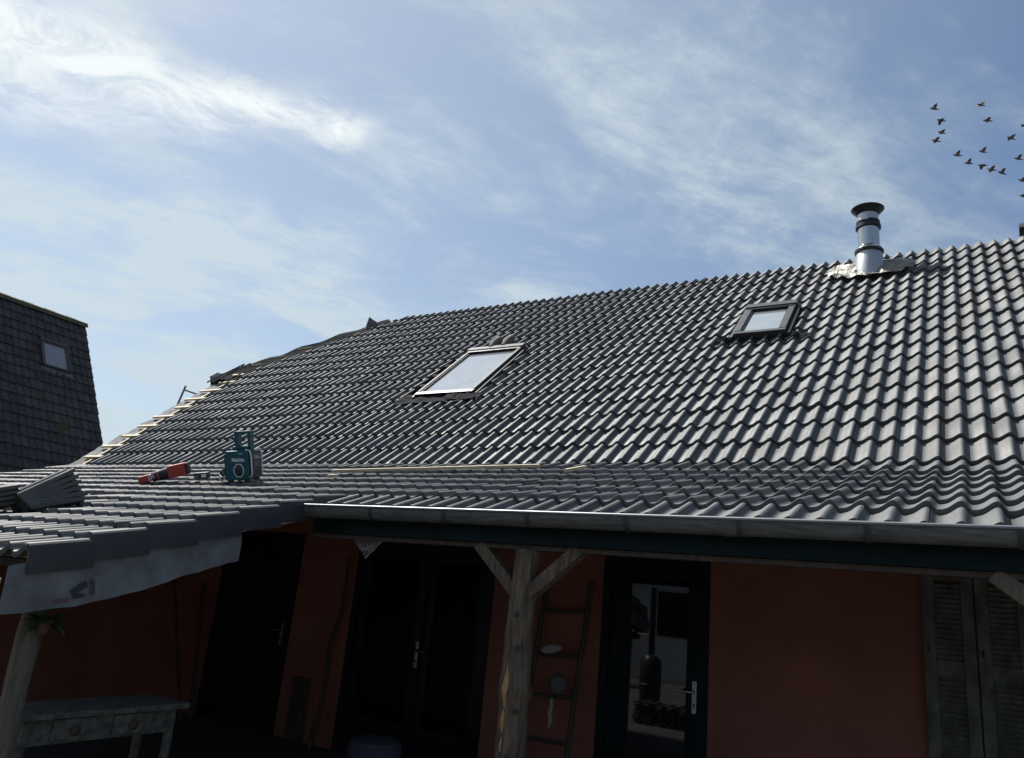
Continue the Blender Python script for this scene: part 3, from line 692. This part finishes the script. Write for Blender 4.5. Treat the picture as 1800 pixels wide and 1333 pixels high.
# old louvred shutters against the wall
for k, (xa, lab) in enumerate(((-0.37, 'weathered grey green louvred shutter next to the plain terracotta wall'), (-0.045, 'weathered grey green louvred shutter partly hidden behind the pale porch brace'))):
    t = thing('old_shutter', lab, 'shutter', (xa + 0.16, 6.37, 0), 'old shutters leaning on the porch wall')
    xb = xa + 0.315
    f = MB(); f.box(xa, xa + 0.075, 6.345, 6.38, 0.02, 2.12); f.box(xb - 0.075, xb, 6.345, 6.38, 0.02, 2.12); f.build('stile', 'shutter', t, bevel=0.003)
    for za, zb in ((0.02, 0.14), (0.62, 0.70), (1.40, 1.50), (2.04, 2.12)): MB().box(xa + 0.077, xb - 0.077, 6.347, 6.378, za, zb).build('rail', 'shutter', t)
    zz_ = 0.16
    while zz_ < 2.03:
        if not (0.625 < zz_ < 0.695 or 1.405 < zz_ < 1.495):
            s_ = MB(); s_.M = Matrix.Translation((0, 6.362, zz_)) @ Matrix.Rotation(R(-52 + jit(5)), 4, 'X'); s_.box(xa + 0.077, xb - 0.077, -0.024, 0.024, -0.0035, 0.0035)
            s_.build('slat', 'shutter', t)
        zz_ += 0.034
    for zz_ in (0.4, 1.55): MB().tube([(xa + 0.03, 6.343, zz_), (xa + 0.03, 6.33, zz_ + 0.01), (xa + 0.03, 6.343, zz_ + 0.04)], 0.006, 6).build('hinge_pin', 'blackpl', t)
# hanging pot by the front post
t = thing('hanging_pot', 'small terracotta pot with dark green leaves hung on the front log post', 'plant', (-4.17, 2.37, 1.20))
MB().lathe([(0.0, 0.0), (0.026, 0.0), (0.040, 0.065), (0.043, 0.07), (0.037, 0.07), (0.0, 0.06)], (-4.17, 2.37, 1.235), 20).build('pot', 'terracotta', t, smooth=40)
f = MB()
for i in range(16):
    a = random.uniform(0, 2 * pi); ln = random.uniform(0.07, 0.14); c = Vector((-4.17, 2.37, 1.30)); d = Vector((cos(a) * 0.8, sin(a) * 0.8, jit(0.5))).normalized()
    sd = d.cross(Vector((0, 0, 1))).normalized() * ln * 0.33; e = c + d * ln
    f.add([c, c.lerp(e, 0.5) + sd + Vector((0, 0, 0.01)), e - Vector((0, 0, 0.02)), c.lerp(e, 0.5) - sd + Vector((0, 0, 0.01))], [(0, 1, 2, 3)])
f.build('foliage', 'leaf', t)

# ------------------------------------------------------------------ things on the roof
AP = math.atan2(2.765 - 2.30, 5.80 - 4.33)
def PZ(y): return 2.30 + (y - 4.33) * 0.316
def on_roof(x, y, yaw, dz=0.0, pitch=None):
    return Matrix.Translation((x, y, PZ(y) + dz)) @ Matrix.Rotation(AP if pitch is None else pitch, 4, 'X') @ Matrix.Rotation(yaw, 4, 'Z')
# job-site radio
t = thing('site_radio', 'teal and black job site radio with raised handle standing on the porch roof tiles', 'radio', None, mw=on_roof(-5.80, 4.80, R(21), 0.0)); B_ = local(t)
w2, d2, h2 = 0.115, 0.110, 0.285
B_(MB().box(-w2, w2, -d2, d2, 0.012, h2 - 0.01), 'body', 'teal', bevel=0.012)
B_(MB().box(w2 + 0.0005, w2 + 0.018, -d2 + 0.02, d2 - 0.02, 0.02, h2 - 0.02), 'side_panel', 'blackpl', bevel=0.008)
f = MB()
for yy in (-d2 + 0.012, d2 - 0.012): f.tube([(w2 - 0.03, yy, 0.03), (w2 + 0.012, yy, 0.035), (w2 + 0.022, yy, 0.06), (w2 + 0.022, yy, h2 - 0.06), (w2 + 0.010, yy, h2 - 0.015), (w2 - 0.03, yy, h2 - 0.005)], 0.007, 8)
B_(f, 'bumper_bar', 'whitepl', smooth=60)
B_(MB().box(w2 + 0.0185, w2 + 0.022, -0.06, 0.06, 0.19, 0.235), 'display', 'nglass')
for zc in (0.165, 0.145, 0.125): B_(MB().box(w2 + 0.0185, w2 + 0.022, -0.06, 0.06, zc - 0.006, zc + 0.006), 'button_row', 'greypl')
B_(MB().box(-w2 - 0.022, -w2 - 0.0005, -d2 + 0.02, d2 - 0.02, 0.02, h2 - 0.035), 'rear_panel', 'blackpl', bevel=0.006)
f = MB(); oc = [(0.052 * cos(a) * 0.95, 0.062 * sin(a)) for a in [pi / 8 + pi / 4 * i for i in range(9)]]
f.tube([(px + 0.015, -d2 - 0.002, 0.095 + pz) for px, pz in oc], 0.0045, 6)
B_(f, 'speaker_ring', 'whitepl')
sp = MB().lathe([(0.0, 0.012), (0.02, 0.010), (0.046, 0.002), (0.048, 0.0)], (0, 0, 0), 20); me_ = sp.mesh('speaker'); me_.transform(Matrix.Translation((0.015, -d2 - 0.0005, 0.095)) @ Matrix.Rotation(R(90), 4, 'X'))
o = link('speaker', me_, 'blackpl', smooth=50); o.parent = t
tm = text_mesh('Makita', 0.047, 0.0006, True); tm.transform(Matrix.Translation((0.012, -d2 - 0.0012, 0.178)) @ Matrix.Rotation(R(90), 4, 'X'))
o = link('logo', tm, 'whitepl'); o.parent = t
B_(MB().box(0.015, 0.06, -d2 - 0.002, -d2, 0.245, 0.25), 'small_print', 'whitepl')
B_(MB().box(-0.07, 0.085, -0.055, 0.055, h2 - 0.0095, h2 + 0.028), 'top_block', 'teal', bevel=0.01)
f = MB(); f.box(-0.055, -0.022, -0.035, 0.035, h2 + 0.02, h2 + 0.165); f.box(0.075, 0.102, -0.035, 0.035, h2 - 0.008, h2 + 0.165); f.box(-0.022, 0.075, -0.035, 0.035, h2 + 0.138, h2 + 0.165)
B_(f, 'handle', 'teal', bevel=0.004)
for xx in (-0.08, 0.08):
    for yy in (-0.09, 0.09): B_(MB().box(xx - 0.02, xx + 0.02, yy - 0.02, yy + 0.02, -0.012, 0.0115), 'foot', 'blackpl')
# steel mug
t = thing('steel_mug', 'tilted pale steel mug lying against the side of the teal radio', 'mug', None, mw=on_roof(-5.99, 4.72, R(60), 0.02) @ Matrix.Rotation(R(55), 4, 'X')); B_ = local(t)
B_(MB().lathe([(0.0, 0.0), (0.034, 0.0), (0.042, 0.09), (0.044, 0.092), (0.040, 0.09), (0.032, 0.006), (0.0, 0.006)], (0, 0, 0), 24), 'cup', 'steel', smooth=40)
B_(MB().tube([(0.04, 0, 0.075), (0.065, 0, 0.07), (0.066, 0, 0.035), (0.037, 0, 0.025)], 0.004, 8), 'ear', 'steel', smooth=60)
# angle grinder
t = thing('angle_grinder', 'red and dark grey cordless angle grinder lying on the porch roof tiles', 'angle grinder', None, mw=on_roof(-6.82, 4.66, R(40), 0.05) @ Matrix.Rotation(R(-9), 4, 'Y') @ Matrix.Diagonal((1.15, 1.35, 1.4, 1))); B_ = local(t)
B_(MB().box(0.06, 0.205, -0.042, 0.042, -0.030, 0.058), 'motor_housing', 'red', bevel=0.012)
B_(MB().box(0.2055, 0.228, -0.040, 0.040, -0.026, 0.054), 'end_cap', 'blackpl', bevel=0.008)
B_(MB().tube([(-0.075, 0, 0.005), (-0.02, 0, 0.008), (0.062, 0, 0.012)], [0.034, 0.037, 0.042], 20), 'grip', 'blackpl', smooth=50)
B_(MB().tube([(-0.028, 0, 0.008), (-0.016, 0, 0.008)], 0.0385, 20), 'grip_ring', 'red', smooth=50)
B_(MB().box(-0.185, -0.076, -0.034, 0.034, -0.020, 0.030), 'gear_head', 'red', bevel=0.012)
B_(MB().lathe([(0.0, -0.035), (0.068, -0.034), (0.070, -0.030), (0.070, -0.018), (0.03, -0.016), (0.03, 0.0), (0.0, 0.0)], (-0.145, 0, -0.008), 28), 'disc_guard', 'blackpl', smooth=40)
B_(MB().lathe([(0.0, -0.046), (0.058, -0.045), (0.058, -0.043), (0.0, -0.042)], (-0.145, 0, -0.008), 28), 'cutting_disc', 'greypl')
f = MB()
for q in (0, 0.018, 0.036): f.box(-0.098 + q, -0.090 + q, -0.0355, -0.0338, -0.014 + q * 0.3, 0.022)
B_(f, 'vent_stripe', 'whitepl')
# battery and its charger strap, plus small steel plate
t = thing('battery_pack', 'black cordless tool battery with pale label between grinder and radio', 'battery', None, mw=on_roof(-6.33, 4.75, R(35), 0.012)); B_ = local(t)
B_(MB().box(-0.065, 0.065, -0.038, 0.038, 0, 0.062), 'case', 'blackpl', bevel=0.008)
B_(MB().box(0.005, 0.05, -0.0395, -0.038, 0.015, 0.048), 'label_print', 'whitepl')
B_(MB().box(-0.055, -0.02, -0.0395, -0.038, 0.008, 0.04), 'latch', 'greypl')
t = thing('tool_wrench', 'flat steel spanner with round ends lying between the grinder and the battery', 'spanner', None, mw=on_roof(-6.52, 4.72, R(38), 0.010)); B_ = local(t)
B_(MB().box(-0.08, 0.08, -0.011, 0.011, 0, 0.007), 'shank', 'alu'); B_(MB().lathe([(0.014, 0), (0.028, 0), (0.028, 0.009), (0.014, 0.009), (0.014, 0)], (0.10, 0, 0), 20), 'ring_end', 'alu')
# laths
def lath(a, b, w_, label, name='wood_lath'):
    o = MB().bar(a, b, w_, 0.024, (0, -0.3, 0.95)).build(name, 'lath', bevel=0.002); tag(o, label, 'lath'); return o
lath((-5.20, 5.30, PZ(5.30) + 0.016), (-3.17, 5.66, PZ(5.66) + 0.016), 0.040, 'long pale wooden lath lying across the lower roof tiles')
lath((-2.76, 5.35, PZ(5.35) + 0.014), (-2.70, 5.58, PZ(5.58) + 0.014), 0.034, 'short pale lath offcut lying on the tiles beyond the long lath', 'wood_offcut')
lath((-4.93, 4.98, PZ(4.98) + 0.013), (-4.83, 5.0, PZ(5.0) + 0.013), 0.03, 'tiny wooden chip on the tiles in front of the long lath', 'wood_chip')
o = MB().bar(MP(-3.20, 5.02, 0.03), MP(-3.12, 5.14, 0.045), 0.045, 0.02).build('ridge_offcut', 'lath'); tag(o, 'small pale wooden scrap lying just below the ridge of the steep roof', 'offcut')
# stack of spare tiles in the gap
def spare(mw, label):
    o = bpy.data.objects.new('spare_tile', TILE); COL.objects.link(o); o.matrix_world = mw; tag(o, label, 'roof tile', 'spare tiles stacked on the porch roof')
for i in range(6):          # tiles fanned open like a hand of cards, feet together
    spare(Matrix.Translation((-6.15 - 0.012 * i, 3.02 - 0.008 * i, 1.962 + 0.012 * i)) @ Matrix.Rotation(R(-3 - 1.2 * i), 4, 'Z') @ Matrix.Rotation(R(17 + 4.0 * i), 4, 'X'),
          'dark roof tile, %s in the fanned stack on the porch roof' % ['lowest', 'second from the bottom', 'third from the bottom', 'third from the top', 'second from the top', 'topmost'][i])
for i in range(4):
    spare(Matrix.Translation((-6.34 + 0.01 * i, 2.64 - 0.01 * i, 1.862 + 0.034 * i)) @ Matrix.Rotation(R(-4 - i), 4, 'Z') @ Matrix.Rotation(R(19), 4, 'X'),
          'dark roof tile, %s in the low pile beside the fanned stack' % ['lowest', 'second from the bottom', 'second from the top', 'topmost'][i])
# aluminium ladder at the gable
rung_ladder('aluminium_ladder', 'aluminium ladder top rising above the unfinished end of the steep roof', [(-13.2, 8.0, 0), (-11.6, 8.0, 4.60), (-13.2, 8.36, 0), (-11.6, 8.36, 4.60)], [0.06 + 0.075 * i for i in range(12)] + [0.985], 0.018, 'alu')
o = MB().grid(lambda a, b: MP(-11.50 + a * 0.36, 2.98 + b * 0.2, 0.02 + 0.03 * noise.noise(Vector((a * 5, b * 5, 0))) - 0.06 * a), 10, 5).build('membrane_flap', 'blackmem', main_roof, smooth=60)

# ------------------------------------------------------------------ neighbour's house
nb = thing('neighbour_house', 'neighbouring house with steep dark mossy tiled roof and one small roof window', 'house', (-27, 9, 0))
NA = R(57); NX, NZ, NY = -26.47, 9.37, 13.86
ca, sa_ = cos(NA), sin(NA)
def NP(y, s, q=0.0): return Vector((NX + s * ca + q * sa_, y, NZ - s * sa_ + q * ca))
f = MB(); e0, e1 = NP(3.0, 0, -0.12), NP(NY, 0, -0.12); g0, g1 = NP(3.0, 7.2, -0.12), NP(NY, 7.2, -0.12)
f.add([e0, e1, g1, g0], [(0,1,2,3)])
mx = lambda p: Vector((2 * NX - p.x - 1.2, p.y, p.z))
f.add([e0, e1, mx(e1), mx(e0)], [(0,3,2,1)]); f.add([mx(e0), mx(e1), mx(g1), mx(g0)], [(0,1,2,3)])
nroof = f.build('roof', 'ntile', nb)
f = MB(); f.box(mx(g0).x + 0.4, g0.x - 0.4, 3.2, NY - 0.12, 0, g0.z + 0.1); f.add([(p.x, NY - 0.13, p.z) for p in (g1, e1, mx(e1), mx(g1))], [(0,1,2,3)]); f.build('walls', 'stucco', nb)
f = MB()
TWN = 0.215; CN = 0.382
pr = [(0, -0.012), (0.012, 0.012), (0.06, 0.018), (0.11, 0.006), (0.18, 0.0), (0.211, 0.004)]
k = len(pr); vs = [(0, y, z) for y, z in pr] + [(CN + 0.05, y, z - 0.0) for y, z in pr] + [(CN + 0.05, y, z - 0.04) for y, z in pr]
f.add(vs, [(i, i+1, k+i+1, k+i) for i in range(k-1)] + [(k+i, k+i+1, 2*k+i+1, 2*k+i) for i in range(k-1)])
NT = f.mesh('neighbour_tile'); NT.materials.append(MT['ntile'])
items = []
for r in range(18):
    for c in range(28):
        y0 = NY - 0.215 * (c + 1) + jit(0.006)
        P = NP(y0, 0.12 + r * CN, 0.0)
        d = (NP(0, 1, 0.035 / CN) - NP(0, 0)).normalized(); yv = Vector((0, 1, 0)); nv = d.cross(yv)
        M4 = Matrix((d, yv, nv)).transposed().to_4x4(); M4.translation = P + nv * (0.0 + jit(0.005))
        items.append((NT, M4 @ Matrix.Rotation(jit(0.012), 4, 'Z')))
# the tiles facing the courtyard first
items.sort(key=lambda t: (t[1].translation - Vector((-25.5, 12.6, 7.3))).length)
for me, M4 in items[:300]:
    o = bpy.data.objects.new('neighbour_tile', me); COL.objects.link(o); o.parent = nroof; o.matrix_parent_inverse = nroof.matrix_world.inverted(); o.matrix_world = M4
joined('neighbour_tiles', items[300:], nroof)
for i in range(26):
    y0 = NY + 0.03 - 0.37 * (i + 1)
    pts = [(NX - 0.14, -0.06), (NX - 0.10, 0.035), (NX, 0.075 + 0.012 * (i % 2)), (NX + 0.09, 0.03), (NX + 0.17, -0.12)]
    f = MB(); k = 5
    f.v = [(px, yy, NZ + pz) for yy in (y0, y0 + 0.385) for px, pz in pts]; f.f = [(j, j+1, k+j+1, k+j) for j in range(4)] + [(0, 1, 2, 3, 4), (5, 6, 7, 8, 9)]
    f.build('ridge_cap', 'moss', nroof)
for (yy, ss, rr) in ((12.35, 1.9, 0.12), (12.1, 3.9, 0.10), (12.62, 4.75, 0.22), (12.5, 5.0, 0.16), (12.95, 5.6, 0.07), (11.8, 4.4, 0.09), (12.2, 4.6, 0.08), (11.45, 2.3, 0.1), (13.65, 0.3, 0.1)):
    f = MB(); f.grid(lambda a, b: NP(yy + rr * b * cos(2*pi*a) * 0.7, ss + rr * b * sin(2*pi*a) * 1.4, 0.03 + 0.03 * (1 - b) + 0.02 * noise.noise(Vector((a * 9, b * 5, yy)))), 14, 3)
    f.build('moss_clump', 'mossclump', nroof, smooth=60)
f = MB(); f.M = Matrix((Vector((0,1,0)), -(NP(0,1)-NP(0,0)), NP(0,0,1)-NP(0,0,0))).transposed().to_4x4(); f.M.translation = NP(0, 0, 0)
def nwin(x0, x1, y0, y1, z0, z1): b_ = MB(); b_.M = f.M; return b_.box(x0, x1, y0, y1, z0, z1)
ya, yb, sa1, sb1 = 12.14, 13.06, 1.42, 2.58
wn = nwin(ya, ya + 0.08, -sb1 + 0.08, -sa1 - 0.10, 0, 0.10).box(yb - 0.08, yb, -sb1 + 0.08, -sa1 - 0.10, 0, 0.10).build('roof_window', 'cladding', nb)
nwin(ya, yb, -sa1 - 0.098, -sa1 + 0.03, 0, 0.115).build('hood', 'cladding', wn); nwin(ya, yb, -sb1, -sb1 + 0.078, 0, 0.09).build('bottom_rail', 'blackpaint', wn)
nwin(ya + 0.082, yb - 0.082, -sb1 + 0.08, -sa1 - 0.10, 0.02, 0.06).build('pane', 'nglass', wn)
fr_ = nwin(ya + 0.082, ya + 0.105, -sb1 + 0.08, -sa1 - 0.10, 0.0605, 0.085).box(yb - 0.115, yb - 0.082, -sb1 + 0.08, -sa1 - 0.10, 0.0605, 0.085).box(ya + 0.106, yb - 0.116, -sa1 - 0.14, -sa1 - 0.10, 0.0605, 0.085); fr_.build('sash', 'whitewash', wn)
b_ = MB(); b_.M = f.M; b_.grid(lambda a, b: (ya - 0.03 + a * 1.0, -sb1 - 0.17 + b * 0.17, 0.04 + 0.012 * noise.noise(Vector((a * 20, b * 6, 0)))), 30, 4); b_.build('lead_apron', 'stone', wn, smooth=60)

# ------------------------------------------------------------------ birds
def bird_meshes(up):
    b = MB().tube([(-0.17, 0, 0.0), (-0.145, 0, 0.006), (-0.10, 0, 0.004), (-0.02, 0, 0), (0.06, 0, 0.0), (0.12, 0, 0.004), (0.19, 0, 0.008)], [0.005, 0.022, 0.032, 0.050, 0.042, 0.024, 0.030], 10)
    me = b.mesh('bird_body'); 
    for v_ in me.vertices:
        if v_.co.x > 0.13: v_.co.z *= 0.25
    ws = []
    for s in (-1, 1):
        a = R(up); rows = [(0.0, 0.085, 0.0), (0.075, 0.095, 0.15), (0.14, 0.07, 0.45), (0.195, 0.02, 1.0)]
        vs = []
        for d, c, k in rows:
            y = s * (0.03 + d * cos(a)); z = 0.02 + d * sin(a) - 0.02 * k * (1 if up < 30 else 0)
            vs += [(-c * 0.75 + 0.04 * k, y, z), (c + 0.05 * k - 0.03, y, z - 0.008), (0.03 * k, y, z + 0.010)]
        w_ = MB(); fs = []
        for i in range(3): q = i * 3; fs += [(q, q+3, q+5, q+2), (q+2, q+5, q+4, q+1), (q, q+1, q+4, q+3)]
        w_.add(vs, fs); ws.append(w_.mesh('bird_wing'))
    return me, ws
KINDS = {'up': bird_meshes(48), 'mid': bird_meshes(14), 'down': bird_meshes(-20)}
LAB = {'up': 'dark pigeon flying with wings raised high in the blue sky', 'mid': 'dark pigeon gliding with wings half open in the blue sky', 'down': 'dark pigeon flying with wings swept down in the blue sky', 'pale': 'pale winged pigeon flying with the dark flock'}
BP = [(-0.4,25.89,18.83,'up'),(-0.22,26.12,18.47,'down'),(-0.23,26.25,18.08,'mid'),(-0.41,26.22,17.79,'mid'),(0.97,26.65,19.1,'pale'),(1.13,26.91,18.61,'mid'),(1.78,27.49,18.12,'mid'),(2.2,27.6,18.57,'mid'),(0.18,26.73,17.39,'up'),(0.49,27.0,17.17,'up'),(0.93,27.13,17.59,'up'),(0.89,27.26,17.14,'down'),(1.15,27.45,17.03,'mid'),(1.44,27.66,16.96,'up'),(1.95,27.81,17.47,'up'),(2.02,28.08,16.77,'up'),(2.03,28.26,16.27,'up')]
for x_, y_, z_, kd in BP:
    me, ws = KINDS['mid' if kd == 'pale' else kd]
    M4 = Matrix.Translation(CAMP + (Vector((x_, y_, z_)) - CAMP) * (1 + jit(0.05))) @ Matrix.Rotation(R(28 + jit(9)), 4, 'Z') @ Matrix.Rotation(R(9 + jit(5)), 4, 'Y') @ Matrix.Rotation(R(jit(10)), 4, 'X') @ Matrix.Scale(0.82, 4)
    t = thing('flying_pigeon', LAB[kd], 'bird', None, 'pigeons in the sky', mw=M4)
    for nm, q, mm in (('body', me, 'bird'), ('wing', ws[0], 'bird'), ('wing', ws[1], 'bird')):
        if kd == 'pale' and nm == 'wing': q = q.copy(); q.materials.clear(); mm = 'birdpale'
        o = link(nm, q, mm); o.parent = t
        for p in q.polygons: p.use_smooth = True

# ------------------------------------------------------------------ the courtyard behind the camera (seen in the door glass)
t = thing('white_outbuilding', 'white rendered outbuilding with dark window and tiled roof across the courtyard', 'outbuilding', (-7, -8, 0))
MB().box(-11.5, 1.5, -10.0, -6.0, 0, 2.5).build('walls', 'white', t)
f = MB().add([(-11.8, -5.7, 2.45), (1.8, -5.7, 2.45), (1.8, -8, 4.2), (-11.8, -8, 4.2), (-11.8, -10.3, 2.45), (1.8, -10.3, 2.45)], [(0,1,2,3), (3,2,5,4), (0,3,4), (1,5,2)]); f.build('roof', 'verge', t)
wf = MB().box(-6.9, -5.85, -6.03, -5.97, 1.05, 2.1).build('window_frame', 'blackpaint', t); MB().box(-6.82, -5.93, -5.968, -5.962, 1.13, 2.02).build('pane', 'glassdark', wf)
t = thing('drum_stove', 'dark oil drum stove with a thin upright pipe standing on the paving', 'stove', (-5.35, -1.5, 0))
MB().lathe([(0.0, 0.0), (0.19, 0.0), (0.20, 0.4), (0.19, 0.74), (0.12, 0.82), (0.0, 0.83)], (-5.35, -1.5, 0), 28).build('drum', 'cowl', t, smooth=40)
MB().tube([(-5.35, -1.5, 0.84), (-5.35, -1.5, 2.05)], 0.06, 14).build('stovepipe', 'cowl', t, smooth=50)
MB().lathe([(0.195, 0.30), (0.205, 0.31), (0.205, 0.33), (0.195, 0.34)], (-5.35, -1.5, 0), 28).build('hoop', 'cowl', t)
for st in range(3):
    for i in range(8):
        o = bpy.data.objects.new('stacked_tile', TILE); COL.objects.link(o)
        o.matrix_world = Matrix.Translation((-4.6 + st * 0.36 + jit(0.02), 0.75 + jit(0.02), 0.072 + i * 0.034)) @ Matrix.Rotation(jit(0.06), 4, 'Z')
        tag(o, 'roof tile %s from the ground of the %s low pile on the paving' % (['first', 'second', 'third', 'fourth', 'fifth', 'sixth', 'seventh', 'eighth'][i], ['first', 'middle', 'last'][st]), 'roof tile', 'spare tiles piled on the courtyard paving')
# hedge-shaped screen added out of view, blocks bright reflections in the double doors
t = thing('hedge_screen', 'tall dark hedge shaped screen added out of view to darken the double door reflections', 'hedge', (-13, -3.5, 0))
f = MB()
for i in range(9000):
    c = Vector((random.uniform(-18, -8.6), -3.6 + jit(0.6), random.uniform(0.05, 3.6))); a = Vector((jit(1), jit(1), jit(1))).normalized(); b = a.cross(Vector((jit(1), jit(1), jit(1)))).normalized()
    q = random.uniform(0.05, 0.10); f.add([c - a * q, c + b * q * 0.5, c + a * q, c - b * q * 0.5], [(0,1,2,3)])
f.build('foliage', 'leaf', t)
MB().box(-18, -8.6, -3.8, -3.4, 0, 3.4).build('inner_mass', 'leaf', t)
